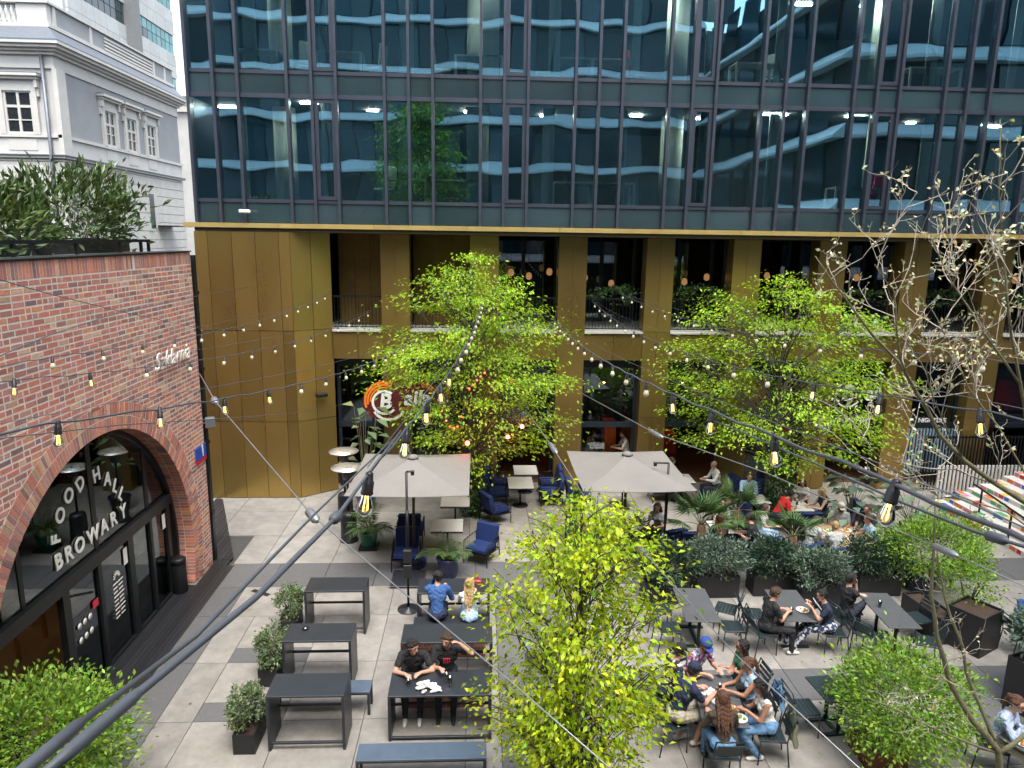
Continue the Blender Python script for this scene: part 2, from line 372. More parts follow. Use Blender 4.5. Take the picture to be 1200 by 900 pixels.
# pillars of the podium
CX = [-2.49+2.69*k for k in range(10)]
PF, PD = 21.9, .62
for k, xc in enumerate(CX):
    w = .43
    for z0, z1 in ((.02, 2.42), (2.43, 5.17), (5.18, 8.05)):
        c = MB()
        c.box(xc-w, xc-.006, PF, PF+PD, z0, z1); c.box(xc+.006, xc+w, PF, PF+PD, z0, z1)
        c.box(xc-.006, xc+.006, PF+.02, PF+PD-.02, z0, z1); c.build('pillar_panel', M_gold, OB)
ends = [-4.42-.43]+CX
for k in range(len(ends)-1):
    a, b = ends[k]+.43, ends[k+1]-.43; mid = (a+b)/2
    pbox('slab_edge', M_slabw, OB, a, b, PF-.03, PF+.3, 5.115, 5.17)
    for p, q in ((a, mid), (mid, b)): pbox('apron_panel', M_gold, OB, p+.005, q-.005, PF+.03, PF+.1, 4.27, 5.08)
    # balcony railing
    r = MB()
    for t in range(int((b-a)/.105)+1):
        xx = a+.05+t*.105
        if xx < b-.02: r.box(xx-.007, xx+.007, PF+.16, PF+.185, 5.26, 6.16)
    rl = MB(); rl.box(a, b, PF+.15, PF+.20, 6.16, 6.20); rl.box(a, b, PF+.155, PF+.19, 5.23, 5.26)
    rr = rl.build('balcony_railing', M_rail, OB); r.build('balusters', M_rail, rr, stuff=True)
    # loggia back: brass to the left, glazing to the right
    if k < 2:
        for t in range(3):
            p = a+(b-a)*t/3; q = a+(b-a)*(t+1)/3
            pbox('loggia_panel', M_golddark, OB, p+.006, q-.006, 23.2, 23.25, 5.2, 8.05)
    else:
        for p, q in ((a-.2, mid), (mid, b+.2)): pbox('loggia_pane', G_shop, OB, p+.06, q-.06, 24.6, 24.612, 5.3, 7.9)
        for p in (a-.2, mid, b+.2): pbox('loggia_frame', M_mulld, OB, p-.06, p+.06, 24.55, 24.65, 5.2, 8.05)
    # ground floor shop front
    zt = 4.25
    yg = 22.35
    pbox('shop_head', M_mulld, OB, a, b, yg-.02, yg+.1, zt-.28, zt+.05)
    pbox('shop_transom', M_mulld, OB, a, b, yg-.04, yg+.1, 2.0, 2.16)
    pbox('shop_pane', G_shop, OB, a+.1, b-.1, yg+.02, yg+.035, 2.16, zt-.28)
    for xx in (a+.05, b-.05): pbox('shop_post', M_mulld, OB, xx-.05, xx+.05, yg-.02, yg+.1, .0, zt-.28) if False else pbox('shop_post', M_mulld, OB, xx-.05, xx+.05, yg-.019, yg+.099, .02, zt-.29)
    if k in (1, 3, 5): pbox('shop_pane', G_shop, OB, a+.1, mid-.05, yg+.02, yg+.035, .06, 2.0)
pbox('loggia_floor', M_conc, OB, -8, 24, PF+.3, 31, 4.95, 5.17)
pbox('loggia_ceiling', M_soff, OB, -5, 24, PF+.2, 31, 4.27, 4.3)
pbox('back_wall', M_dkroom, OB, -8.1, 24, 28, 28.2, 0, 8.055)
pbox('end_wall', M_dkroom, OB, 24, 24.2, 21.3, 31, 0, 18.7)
M_shopfl = mat('shop_floor', (.10, .06, .04), .5); pbox('shop_floor', M_shopfl, OB, -5, 24, 22.6, 28, .0, .012)
# furniture and decoration seen dimly through the shop fronts and on the loggia
M_orange = mat('orange_decor', (.75, .18, .03), .5, var=.5, scale=2); M_red = mat('red_decor', (.42, .02, .03), .5, var=.4, scale=2); M_purp = mat('purple_decor', (.20, .06, .28), .5, var=.4, scale=2)
for k in range(16):
    xc = -2+1.6*k+rnd.uniform(-.4, .4); zc = rnd.choice((1.2, 2.7, 3.1)); w = rnd.uniform(.4, 1.1)
    pbox('wall_art', rnd.choice((M_orange, M_red, M_purp, M_red)), OB, xc, xc+w, 23.6+.6*rnd.random(), 24.5, zc-.5, zc+rnd.uniform(.1, .6))
for k in range(7):
    pbox('bar_counter', mat('dark_timber', (.16, .07, .03), .5, var=.3, stretch=(1, 8, 8)), OB, -1+3.2*k, .6+3.2*k, 25.6, 26.2, .02, 1.1)
M_amber = mat('amber_globe', (.50, .30, .16), .25, emit=(1, .5, .2), estr=.10)
for k in range(2, 9):
    for t in range(rnd.choice((2, 3, 3))):
        xc = CX[k-1]+.75+.6*t+rnd.uniform(-.2, .2); zc = 6.7+rnd.uniform(-.2, .25); yc = 22.9+rnd.uniform(0, 1.2)
        l = thing('globe_lamp', 'amber globe lamp in the loggia bay %s, %s' % (('over the left tree top', 'between third and fourth pillars', 'left of the right tree top', 'above the right tree top', 'right of the right tree top', 'behind the bare branches', 'at the right picture edge')[k-2], ('leftmost', 'second', 'third', 'fourth')[t]), 'lamp', (xc, yc, zc), group='globe lamps hanging over the loggia')
        a = MB(); a.lathe([(.02, .12), (.075, .09), (.10, 0), (.085, -.08), (.02, -.12)], n=10); a.build('globe', M_amber, l, False)
        a = MB(); a.tube([(0, 0, .12), (0, 0, 8.05-zc)], .006, 4); a.build('cord', M_rail, l, False)

M_shopfill = mat('shop_fill_glow', (1, .7, .4), .5, emit=(1, .5, .2), estr=30)
for k in range(1, 9):  # fill lamps added to brighten the dark shop interiors
    l = thing('pendant_lamp', 'added warm fill lamp inside the shop behind the %s pillar from the left' % ('first', 'second', 'third', 'fourth', 'fifth', 'sixth', 'seventh', 'eighth')[k-1], 'lamp', (CX[k-1]+1.4, 23.5, 3.3), group='fill lamps added inside the shops')
    a = MB(); a.lathe([(.05, .12), (.13, -.02), (.125, -.03), (.04, .09)], n=12); a.build('lamp_shade', M_rail, l, False)
    a = MB(); a.ball((0, 0, 0), .07, 8, 6); a.build('bulb', M_shopfill, l, False); a = MB(); a.tube([(0, 0, .1), (0, 0, .96)], .008, 4); a.build('cord', M_rail, l, False)
t = thing('reflection_slats', 'pale blue slats imitating striped reflections in the shop window behind the bare tree', 'screen', (14.9, 22.2, 0), group=None)  # slats imitate blue stripes reflected in the glazing
x = 13.95
while x < 15.9:
    pbox('slat', mat('reflection_stripe_blue', (.22, .34, .42), .5, var=.15), t, x, x+.05, 22.19, 22.22, .5, 2.0); x += .105
pbox('rail', M_mulld, t, 13.9, 15.95, 22.221, 22.25, 1.85, 1.92)
# ================================================================== BRICK FOOD HALL
M_brick = mat('clinker_brick', (1, 1, 1), .85, var=.2, scale=14, bump=.5, bscale=45, attr=True, obrand=1.)
M_mortar = mat('lime_mortar', (.70, .63, .57), .95, var=.15, scale=20, bump=.5, bscale=80)
M_black = mat('black_steel', (.016, .017, .019), .42, .35, var=.2, scale=6)
M_letter = mat('white_lettering', (.80, .78, .72), .5, var=.05)
G_hall = glass('hall_glass', (.78, .86, .85), .10, .008, .003, .80)
FH = thing('food_hall', 'red brick hall with a wide arched black framed glass entrance beside the deck', 'building', (-6.5, 12.2, 0))
WX = -6.5; AC, AZ, AR, AO = 12.2, 1.05, 3.5, 4.0
TINTS = [(.36, .105, .065), (.30, .085, .06), (.42, .13, .07), (.26, .10, .085), (.20, .09, .085), (.15, .08, .085), (.46, .15, .055), (.42, .24, .15), (.36, .22, .14), (.33, .12, .09), (.39, .115, .07), (.28, .13, .10)]
TW = [5, 5, 5, 4, 3, 2.5, 4, 3, 2.5, 5, 5, 3]
def brick_tint():
    c = rnd.choices(TINTS, TW)[0]; k = rnd.uniform(1.0, 1.6); return tuple(min(.6, (q*.84+w*.16)*k) for q, w in zip(c, (.50, .36, .30)))
bricks = []           # (distance key, list of 4 (y,z) corners, x0, x1)
CP = .0965; BL = .285; J = .024
def arch_lim(z):      # half width of the outer ring at height z
    d = AO*AO-(z-AZ)**2
    return sqrt(d) if d > 0 else 0.
row = 0; z = -.02
while z < 7.30:
    z1 = z+CP-J; off = (row % 2)*.1425+rnd.uniform(-.012, .012); y = 5.6+off
    while y < 16.72:
        hdr = rnd.random() < .3; L_ = .1425 if hdr else BL
        a, b = y+J/2, min(y+L_-J/2, 16.715); y += L_
        if b-a < .03: continue
        l0, l1 = arch_lim(max(z, AZ*0)), arch_lim(z1)
        if z < AZ: l0 = max(l0, 3.86)
        lo = [(a, z), (b, z), (b, z1), (a, z1)]
        if max(l0, l1) > 0:
            q = []
            for (yy, zz), l in zip(lo, (l0, l0, l1, l1)):
                q.append((yy, zz, l+.012))
            if b <= AC:   # left of the arch
                lo = [(min(yy, AC-l), zz) for yy, zz, l in q]
            elif a >= AC: lo = [(max(yy, AC+l), zz) for yy, zz, l in q]
            elif max(l0, l1) > .05:
                if min(l0, l1) < .3: pass
                else: continue
            if lo[1][0]-lo[0][0] < .02 and lo[2][0]-lo[3][0] < .02: continue
            if lo[1][0] < lo[0][0]: lo[1] = (lo[0][0]+.002, lo[1][1])
            if lo[2][0] < lo[3][0]: lo[2] = (lo[3][0]+.002, lo[2][1])
        d = rnd.uniform(.001, .006); bricks.append((lo, WX-.09, WX+d))
    z += CP; row += 1
y = 5.6
while y < 16.70:      # soldier course under the coping
    w = .072+rnd.uniform(-.003, .003); bricks.append(([(y, 7.315), (min(y+w, 16.715), 7.315), (min(y+w, 16.715), 7.575), (y, 7.575)], WX-.09, WX+rnd.uniform(0, .008))); y += w+.0115
n = int((pi*3.75)/.083); t0 = -.32; t1 = pi+.32; n = int((t1-t0)*3.72/.0835)
for i in range(n):    # two header rings of the arch; each also lines the reveal
    for k, (ra, rb) in enumerate(((3.5, 3.742), (3.755, 3.995))):
        sft = .0 if k == 0 else .5*(t1-t0)/n
        a = t0+(t1-t0)*i/n+sft; b = a+(t1-t0)/n-.0031
        q = [(AC+r*cos(t), AZ+r*sin(t)) for r, t in ((ra, b), (ra, a), (rb, a), (rb, b))]
        if min(p[1] for p in q) < 0: continue
        bricks.append((q, WX-.195 if k == 0 else WX-.09, WX+rnd.uniform(.002, .009)))
        if k == 0: bricks.append((q, WX-.40, WX-.206))
def bkey(b):
    yc = sum(p[0] for p in b[0])/4; zc = sum(p[1] for p in b[0])/4
    vis = (yc-.0) > 0 and (WX*cos(YAW)-yc*sin(YAW))/(WX*sin(YAW)+yc*cos(YAW)) > -.70
    w = max(p[0] for p in b[0])-min(p[0] for p in b[0]); h = max(p[1] for p in b[0])-min(p[1] for p in b[0])
    if not vis or b[2] < WX-.01: return 99
    return (yc*yc+42+(zc-8)**2)/max(w, h)*.1
bricks.sort(key=bkey)
def brick_mb(b, mb, org=(0, 0, 0)):
    (q, x0, x1) = b; c = .003
    cy = sum(p[0] for p in q)/4; cz = sum(p[1] for p in q)/4
    f = [(cy+(p[0]-cy)*(1-c/.06 if abs(p[0]-cy) < .06 else 1-c/abs(p[0]-cy)), cz+(p[1]-cz)*(1-c/max(.03, abs(p[1]-cz)))) for p in q]
    vs = [(x0, *p) for p in q]+[(x1-c, *p) for p in q]+[(x1, *p) for p in f]
    fs = [(0, 3, 2, 1), (8, 9, 10, 11)]
    for k in range(2):
        for i in range(4): j = (i+1) % 4; fs.append((4*k+i, 4*k+j, 4*k+4+j, 4*k+4+i))
    mb.ct = brick_tint(); mb.add([(v[0]-org[0], v[1]-org[1], v[2]-org[2]) for v in vs], fs)
BM = {}
base = wloc(FH)
for b in bricks[:299]:
    cy = sum(p[0] for p in b[0])/4; cz = sum(p[1] for p in b[0])/4
    key = tuple((round(p[0]-cy, 3), round(p[1]-cz, 3)) for p in b[0])
    var = rnd.randrange(9); key = (key, var, b[1] < WX-.1)
    if key not in BM:
        m = MB(); brick_mb((b[0], b[1], WX+.004), m, (WX, cy, cz)); BM[key] = m.mesh('brick', M_brick)
    link("brick", BM[key], FH, Vector((WX, cy, cz))-base)
m = MB()
for b in bricks[299:]: brick_mb(b, m)
m.build('brickwork', M_brick, FH, stuff=True)
# mortar bed with the arch cut out, and the hall's other walls
m = MB(); X0, X1 = WX-.39, WX+.0005
NA = 60
arc = [(AC+3.505*cos(t), AZ+3.505*sin(t)) for t in [t0+(t1-t0)*i/NA for i in range(NA+1)]]
arc = [p for p in arc if p[1] > 0]; 
outer = [(16.71, 0), (16.71, 7.57), (5.6, 7.57), (5.6, 0)]
# fan of quads between the arch and the wall outline
def proj(p):
    dx, dz = p[0]-AC, p[1]-AZ; best = 1e9
    if dx > 1e-6: best = min(best, (16.71-AC)/dx)
    if dx < -1e-6: best = min(best, (5.6-AC)/dx)
    if dz > 1e-6: best = min(best, (7.57-AZ)/dz)
    if dz < -1e-6: best = min(best, (0-AZ)/dz)
    return (AC+dx*best, AZ+dz*best)
ang = sorted(set([atan2(p[1]-AZ, p[0]-AC) % (2*pi) for p in arc]+[atan2(7.57-AZ, 16.71-AC), atan2(7.57-AZ, 5.6-AC)]))
ang = [a if a < pi*1.5 else a-2*pi for a in ang]; ang.sort()
for a, b in zip(ang, ang[1:]):
    i0, i1 = [(AC+3.505*cos(t), AZ+3.505*sin(t)) for t in (a, b)]; o0, o1 = proj(i0), proj(i1)
    vs = [(X1, *i0), (X1, *i1), (X1, *o1), (X1, *o0), (X0, *i0), (X0, *i1), (X0, *o1), (X0, *o0)]
    m.add(vs, [(0, 3, 2, 1), (4, 5, 6, 7), (0, 1, 5, 4), (2, 3, 7, 6)])
i0 = (AC+3.505*cos(ang[0]), AZ+3.505*sin(ang[0])); o0 = proj(i0)
m.box(X0, X1, o0[0], 16.71, 0, .001); m.box(X0, X1, i0[0], 16.71, -.05, max(o0[1], .01)); m.box(X0, X1, 5.6, AC-(i0[0]-AC), -.05, max(o0[1], .01))
tri = [(i0[0], 0), (16.71, 0), (16.71, o0[1]), i0]; m.prism(tri, 'x', X0+.001, X1-.001)
tri = [(2*AC-i0[0], 0), (5.6, 0), (5.6, o0[1]), (2*AC-i0[0], i0[1])]; m.prism(tri[::-1], 'x', X0+.001, X1-.001)
m.build('mortar_bed', M_mortar, FH)
M_redbox = mat('plain_brickwork', (.27, .10, .075), .9, var=.3, scale=12)
m = MB(); m.box(-16, WX-.40, 16.5, 16.70, 0, 7.57); m.build('side_wall', M_redbox, FH)
pbox('back_wall', M_redbox, FH, -16, -15.8, 5.6, 16.49, 0, 7.57)
pbox('south_wall', M_redbox, FH, -15.79, WX-.4, 5.6, 5.8, 0, 7.57)
pbox('roof_deck', mat('roof_gravel', (.20, .20, .19), .9, var=.3, scale=20), FH, -15.79, WX-.1, 5.62, 16.49, 7.3, 7.56)
pbox('coping', M_black, FH, WX-.45, WX+.03, 5.6, 16.73, 7.58, 7.605)
pbox('hall_floor', mat('hall_floor', (.16, .13, .10), .4, var=.2), FH, -15.79, -6.98, 5.8, 16.49, -.04, .0)
M_timber = mat('warm_timber', (.36, .18, .07), .5, var=.3, scale=3, stretch=(1, 6, 6))
pbox('hall_back_wall', mat('hall_dark_wall', (.05, .045, .04), .8, var=.4, scale=.8), FH, -11.6, -11.5, 5.8, 16.49, 0, 7.2)
pbox('hall_ceiling', mat('hall_ceiling', (.05, .05, .05), .9), FH, -15.79, -6.95, 5.8, 16.49, 5.6, 5.65)
# entrance screen
GX = -6.9
def zat(y, r=3.52):
    d = r*r-(y-AC)**2; return AZ+sqrt(d) if d > 0 else AZ
pbox('door_beam', M_black, FH, GX-.07, GX+.09, AC-3.2, AC+3.2, 2.10, 2.33)
pbox('door_sill', M_black, FH, GX-.06, GX+.07, AC-3.3, AC+3.3, .0, .05)
for y, w in ((10.3, .05), (12.45, .07), (14.45, .07)): pbox('arch_mullion', M_black, FH, GX-.09, GX+.020, y-w, y+w, 2.34, zat(y)+.02)
posts = [(9.5, .05), (11.3, .10), (12.38, .06), (13.55, .10), (14.45, .05), (15.27, .08)]
for y, w in posts: pbox('door_post', M_black, FH, GX-.05, GX+.06, y-w, y+w, .05, 2.09)
rim = MB()
for i in range(48):
    ta, tb = [t0*.95+(pi-2*t0*.95)*k/48 for k in (i, i+1)]
    q = [(AC+r*cos(t), AZ+r*sin(t)) for r, t in ((3.41, tb), (3.41, ta), (3.52, ta), (3.52, tb))]
    if min(p[1] for p in q) >= 0: rim.prism(q, 'x', GX-.055, GX+.065)
rim.build('arch_frame', M_black, FH)
yy = [AC-3.42, 10.25, 12.38, 14.38, AC+3.42]; ya = [10.35, 12.52, 14.52]
for a, b in zip([AC-3.2]+ya, [10.25, 12.38, 14.38, AC+3.2]):
    ks = 12; pts = [(a, 2.34), (b, 2.34)]+[(b+(a-b)*i/ks, min(zat(b+(a-b)*i/ks, 3.43), 9)) for i in range(ks+1)]
    m = MB(); m.prism(pts, 'x', GX-.006, GX+.006); m.build('arch_pane', G_hall, FH)
edges = [AC-3.3]+[v for y, w in posts for v in (y-w, y+w)]
for a, b in zip(edges[0::2], edges[1::2]):
    if a < 9.6: continue
    if a < 10: pass
    else: pbox('door_pane', G_hall, FH, GX-.006, GX+.006, a, b, .06, 2.09)
# lettering on the arch glass
LX = GX+.032
def ptx(px_, py_, X):   # picture measurement of a letter centre -> place on the pane
    d = _f+_r*((px_-600)/F_PX)+_u*((450-py_)/F_PX); t = X/d.x; return d.y*t, CAMH+d.z*t
WS = thing('shop_sign', 'white serif lettering FOOD HALL BROWARY stuck on the arched entrance glass', 'sign', (LX, 12.3, 2.4))
def letter_on_pane(ch, py_, tilt, size, bold=.012):
    y, z = py_
    me = text_mesh(ch, size, M_letter, .008, bold)
    o = link('letter', me, WS, Vector((LX, y, z))-wloc(WS)); o.rotation_euler = (pi/2, 0, pi/2)
    o.rotation_euler = (Matrix.Rotation(pi/2, 3, 'Z') @ Matrix.Rotation(pi/2, 3, 'X') @ Matrix.Rotation(tilt, 3, 'Z')).to_euler()
for ch, p in zip('BROWARY', ((69, 659), (81, 651), (94, 642), (110, 632), (123, 624), (134, 616), (145, 607))):
    letter_on_pane(ch, (ptx(*p, LX)[0], 2.66), 0, .38, .009)
for ch, p, tl in zip('FOODHALL', ((66, 632), (71, 604), (81, 581), (94, 567), (113, 557), (126, 562), (135, 570), (142, 579)), (78, 60, 45, 28, 4, -16, -34, -48)):
    letter_on_pane(ch, ptx(*p, LX), radians(tl), .35, .008)
# small prints on the doors
DS = thing('door_print', 'white dots and opening hours printed on the glass doors under the arch', 'sign', (LX, 12, 1.2))
for r_ in range(2):
    for c_ in range(3):
        m = MB(); m.lathe([(.062, -.0015), (.062, .0015)], n=12, M=Matrix.Rotation(pi/2, 4, 'Y')); m.build('white_dot', M_letter, DS, False, loc=Vector((LX, 11.62+.17*c_, 1.28-.27*r_))-wloc(DS))
m = MB(); m.box(-.004, .004, -.09, .09, -.07, .07); m.build('red_sticker', mat('red_print', (.55, .03, .05), .5), DS, False, loc=Vector((LX, 12.17, 1.42))-wloc(DS))
for i in range(9):
    for c_ in range(2):
        pbox('hours_line', M_letter, DS, LX-.003, LX+.003, 12.80+.20*c_, 12.95+.20*c_+.03*(i % 3 == 0), 1.42-.085*i, 1.445-.085*i)
m = MB()
for i in range(8):
    t = pi*(i+.5)/8; m.cbox((0, .10*cos(t), .10*sin(t)), (.006, .02, .07), rx=t-pi/2)
m.build('hours_emblem', M_letter, DS, False, loc=Vector((LX, 12.96, 1.52))-wloc(DS))
for y in (13.28, 15.02): pbox('door_notice', M_letter, DS, LX-.003, LX+.003, y, y+.14, 1.62, 1.95)
# things inside the hall
M_shade = mat('grey_lamp_shade', (.45, .45, .44), .4, .3)
for k, (y, z, x) in enumerate(((12.0, 4.0, -8.6), (14.3, 4.3, -8.4), (11.2, 3.7, -8.2), (13.4, 4.5, -9.6))):
    l = thing('pendant_lamp', ('broad grey disc pendant lamp hanging inside the arch, behind the letter H', 'broad grey disc pendant lamp hanging inside the arch at upper right', 'broad grey disc pendant lamp hanging inside the arch at its left', 'grey disc pendant lamp hanging deepest inside the brick hall')[k], 'lamp', (x, y, z), group='disc lamps inside the brick hall')
    a = MB(); a.lathe([(.04, .14), (.2, .10), (.5, .02), (.5, 0), (.04, .03)], n=20); a.build('lamp_shade', M_shade, l, False)
    a = MB(); a.tube([(0, 0, .14), (0, 0, 5.6-z)], .012, 5); a.build('cord', M_black, l, False)
    a = MB(); a.lathe([(.001, -.01), (.10, .0), (.10, .02), (.001, .025)], n=10); a.build('bulb', mat('warm_bulb', (1, .8, .5), .5, emit=(1, .7, .35), estr=14), l, False)
for k, (y, x) in enumerate(((10.2, -8.6), (11.6, -9.3), (13.0, -9.0), (14.3, -9.6), (15.2, -8.6))):
    t = thing('high_table', 'timber high table inside the brick hall, number %s from the entrance corner' % ('one', 'two', 'three', 'four', 'five')[k], 'table', (x, y, 0), group='timber tables inside the brick hall')
    t['label'] = ('timber table just inside the left of the arch', 'timber table inside the hall behind the letter B', 'timber table inside the hall behind the middle doors', 'timber table deep inside behind the hall doors', 'timber table inside the right end of the hall')[k]
    a = MB(); a.box(-.45, .45, -.5, .5, 1.0, 1.06, ch=.01); a.build('tabletop', M_timber, t, False)
    for sx in (-1, 1):
        for sy in (-1, 1): a = MB(); a.box(-.03, .03, -.03, .03, 0, 1.0); a.build('leg', M_timber, t, False, loc=(sx*.38, sy*.42, 0))
pbox('bar_front', M_timber, FH, -11.2, -10.6, 8.5, 15.8, 0, 1.2)
pbox('brick_inner_wall', mat('lit_inner_brick', (.40, .20, .10), .8, var=.4, scale=9), FH, -11.48, -11.42, 9.0, 14.0, 1.5, 3.0)
sl_ = mat('hall_strip_light', (1, .8, .5), .5, emit=(1, .62, .25), estr=12)
pbox('bar_light', sl_, FH, -11.40, -11.36, 9.2, 13.8, 2.85, 2.9)
# black canopy sign near the door at the picture's left edge
K = thing('menu_stand', 'black steel counter stand with a chrome rail and red strip before the hall doors', 'stand', (-6.45, 9.7, 0))
a = MB(); a.box(-.05, .05, -.65, .65, .94, 1.10, ch=.01); a.build('counter', M_black, K, False)
a = MB(); a.tube([(.07, -.65, 1.12), (.07, .65, 1.12)], .02, 8); a.build('rail', mat('chrome', (.6, .6, .62), .2, .9), K, False)
for s in (-1, 1): a = MB(); a.box(-.03, .03, -.03, .03, 0, .94); a.build('leg', M_black, K, False, loc=(0, .55*s, 0))
a = MB(); a.box(.05, .056, -.5, .2, .72, .80); a.build('red_strip', mat('red_print', (.55, .03, .05), .5), K, False)
# roof railing
R_ = thing('roof_railing', 'black flat bar railing along the brick hall roof edge', 'railing', (-7.2, 12, 7.56))
pbox('top_rail', M_black, R_, -7.23, -7.17, 5.7, 17.2-.9, 7.79, 7.85)
for y in (6.2, 8, 9.8, 11.6, 13.4, 15.0, 15.9, 16.26): pbox('post', M_black, R_, -7.225, -7.175, y-.03, y+.03, 7.56, 7.79)
# house number plate, script sign, lamps, bin, pipe
NP = thing('house_number_plate', 'blue plate with red foot and white number 1 on the brick wall corner', 'sign', (WX+.03, 16.4, 2.92))
a = MB(); a.box(-.01, .012, -.30, .30, -.10, .20); a.build('blue_plate', mat('enamel_blue', (.02, .08, .48), .3), NP, False)
a = MB(); a.box(-.01, .012, -.30, .30, -.2, -.102); a.build('red_foot', mat('enamel_red', (.55, .02, .04), .3), NP, False)
o = letters('numeral', '1', .38, M_letter, NP, (WX+.048, 16.48, 2.98), (pi/2, 0, pi/2), depth=.003, bold=.014)
SG = thing('script_sign', 'white handwritten style lettering mounted on the brick wall above the arch', 'sign', (WX+.06, 15.2, 5.42))
o = letters('lettering', 'Szklarnia', .50, M_letter, SG, (WX+.07, 15.2, 5.42), (pi/2, 0, pi/2), depth=.012, shear=.5, bold=-.002)
B_ = thing('litter_bin', 'black cylindrical bin standing at the foot of the brick pier', 'bin', (-6.42, 15.75, 0)); B_.location = (-6.72, 15.30, 0)
a = MB(); a.lathe([(.15, 0), (.16, .02), (.16, .72), (.15, .74)], n=18); a.build('body', M_black, B_, False)
a = MB(); a.lathe([(.165, .70), (.165, .80), (.13, .83), (.001, .84)], n=18); a.build('lid', M_black, B_, False)
DP = thing('downpipe', 'dark rain pipe running down between brick hall and brass volume', 'pipe', (-6.60, 16.98, 0))
a = MB(); a.box(-.09, .09, -.07, .07, 0, 7.5); a.build('pipe', M_black, DP, False)
for k in range(4): a = MB(); a.box(-.11, .11, -.09, .09, 1.2+1.8*k, 1.28+1.8*k); a.build('bracket', M_black, DP, False)
FLS = thing('floodlight', 'small grey floodlight fixed beside the blue number plate', 'lamp', (-6.4, 16.85, 3.55))
a = MB(); a.cbox((0, .06, 0), (.22, .16, .26), rz=.4, ch=.02); a.build('lamp_head', mat('grey_casting', (.12, .13, .14), .5), FLS, False)
a = MB(); a.tube([(-.3, -.1, 0), (0, .05, 0)], .02, 5); a.build('arm', M_black, FLS, False)
# ================================================================== WHITE PALACE, TOWER AND OTHER HOUSES
M_stucco = mat('pale_stucco', (.62, .622, .60), .85, var=.07, scale=1.2, dirt=.12, bump=.15)
M_stuccog = mat('grey_stucco', (.32, .34, .355), .85, var=.08, scale=1.5, dirt=.1)
M_trim = mat('white_trim', (.62, .615, .58), .7, var=.08, scale=3, dirt=.15)
M_zinc = mat('zinc_sheet', (.17, .19, .22), .45, .4, var=.15)
M_dkglass = mat('dark_window_glass', (.02, .025, .03), .08, spec=.8, var=.3)
PB = thing('palace', 'white neoclassical palace with bracketed cornice, grooved ground storey and balustraded parapet', 'building', (-20, 36, 0))
PX, PY0, PY1 = -16.6, 30.6, 42.3; XL = -30
pbox('wall', M_stucco, PB, XL, PX, PY0, PY1, 0, 14.9)
pbox('wall_field', M_stuccog, PB, PX, PX+.02, PY0+.62, PY1-.05, 11.76, 14.15)
# grooved ground storey: courses with recessed joints on both faces
z = 5.0; k = 0
while z < 10.8:
    z1 = min(z+.44, 10.82)
    pbox('rusticated_course', M_trim, PB, XL, PX+.06, PY0-.06, PY0-.001, z, z1-.03)
    pbox('rusticated_course', M_trim, PB, PX+.001, PX+.06, PY0, PY1, z, z1-.03); z = z1
def ring(name, m, dep, z0, z1):
    pbox(name, m, PB, XL, PX+dep, PY0-dep, PY0-.001, z0, z1); pbox(name, m, PB, PX+.001, PX+dep, PY0, PY1+dep*.5, z0, z1)
ring('string_course', M_trim, .16, 10.84, 10.93); ring('string_course', M_zinc, .22, 10.932, 10.97); ring('plinth_band', M_stucco, .05, 10.98, 11.6)
ring('sill_band', M_trim, .12, 11.62, 11.74); ring('architrave', M_trim, .08, 14.2, 14.32); ring('frieze', M_stucco, .03, 14.33, 14.68)
for i, (d, a, b) in enumerate(((.16, 14.69, 14.80), (.28, 14.805, 14.9), (.42, 14.905, 15.02), (.52, 15.025, 15.12))): ring('cornice', M_trim, d, a, b)
pbox('gutter_roof', M_zinc, PB, XL, PX+.5, PY0-.5, PY1+.2, 15.122, 15.18)
m = MB(); 
m.add([(XL, PY0-.5, 15.19), (PX+.5, PY0-.5, 15.19), (PX+.5, PY1+.2, 15.19), (PX-.1, PY1, 15.75), (PX-.1, PY0+.1, 15.75), (XL, PY0+.1, 15.75)], [(0, 1, 4, 5), (1, 2, 3, 4)]); m.build('eaves_roof', M_zinc, PB)
pbox('parapet_base', M_trim, PB, XL, PX-.05, PY0+.1, PY0+.5, 15.75, 15.9); pbox('parapet_base', M_trim, PB, PX-.45, PX-.04, PY0+.51, PY1, 15.75, 15.9)
pbox('parapet', M_stuccog, PB, PX-.40, PX-.10, PY0+.52, PY1, 15.91, 16.58)
for y in (PY0+.5, PY0+3.2, PY0+9.3, PY1-1.1): pbox('parapet_pier', M_stucco, PB, PX-.43, PX-.06, y, y+.18, 15.905, 16.585)
for k in range(4): pbox('parapet_louvre', M_trim, PB, PX-.09, PX-.05, PY0+4.4, PY0+9.2, 15.95+.15*k, 16.03+.15*k)
ring('parapet_cap', M_trim, .0+.001, 16.585, 16.586) if False else None
pbox('parapet_cap', M_trim, PB, XL, PX+.0, PY0+.06, PY0+.54, 16.6, 16.68); pbox('parapet_cap', M_trim, PB, PX-.48, PX-.001, PY0+.541, PY1+.02, 16.6, 16.68)
pbox('parapet_pier', M_stucco, PB, PX-1.25, PX-.12, PY0+.15, PY0+.45, 15.905, 16.59)
for k in range(14):
    b = MB(); b.lathe([(.07, 0), (.07, .06), (.04, .1), (.085, .26), (.05, .42), (.035, .5), (.07, .58), (.07, .68)], (PX-1.42-.2*k, PY0+.3, 15.905), 8); b.build('baluster', M_trim, PB)
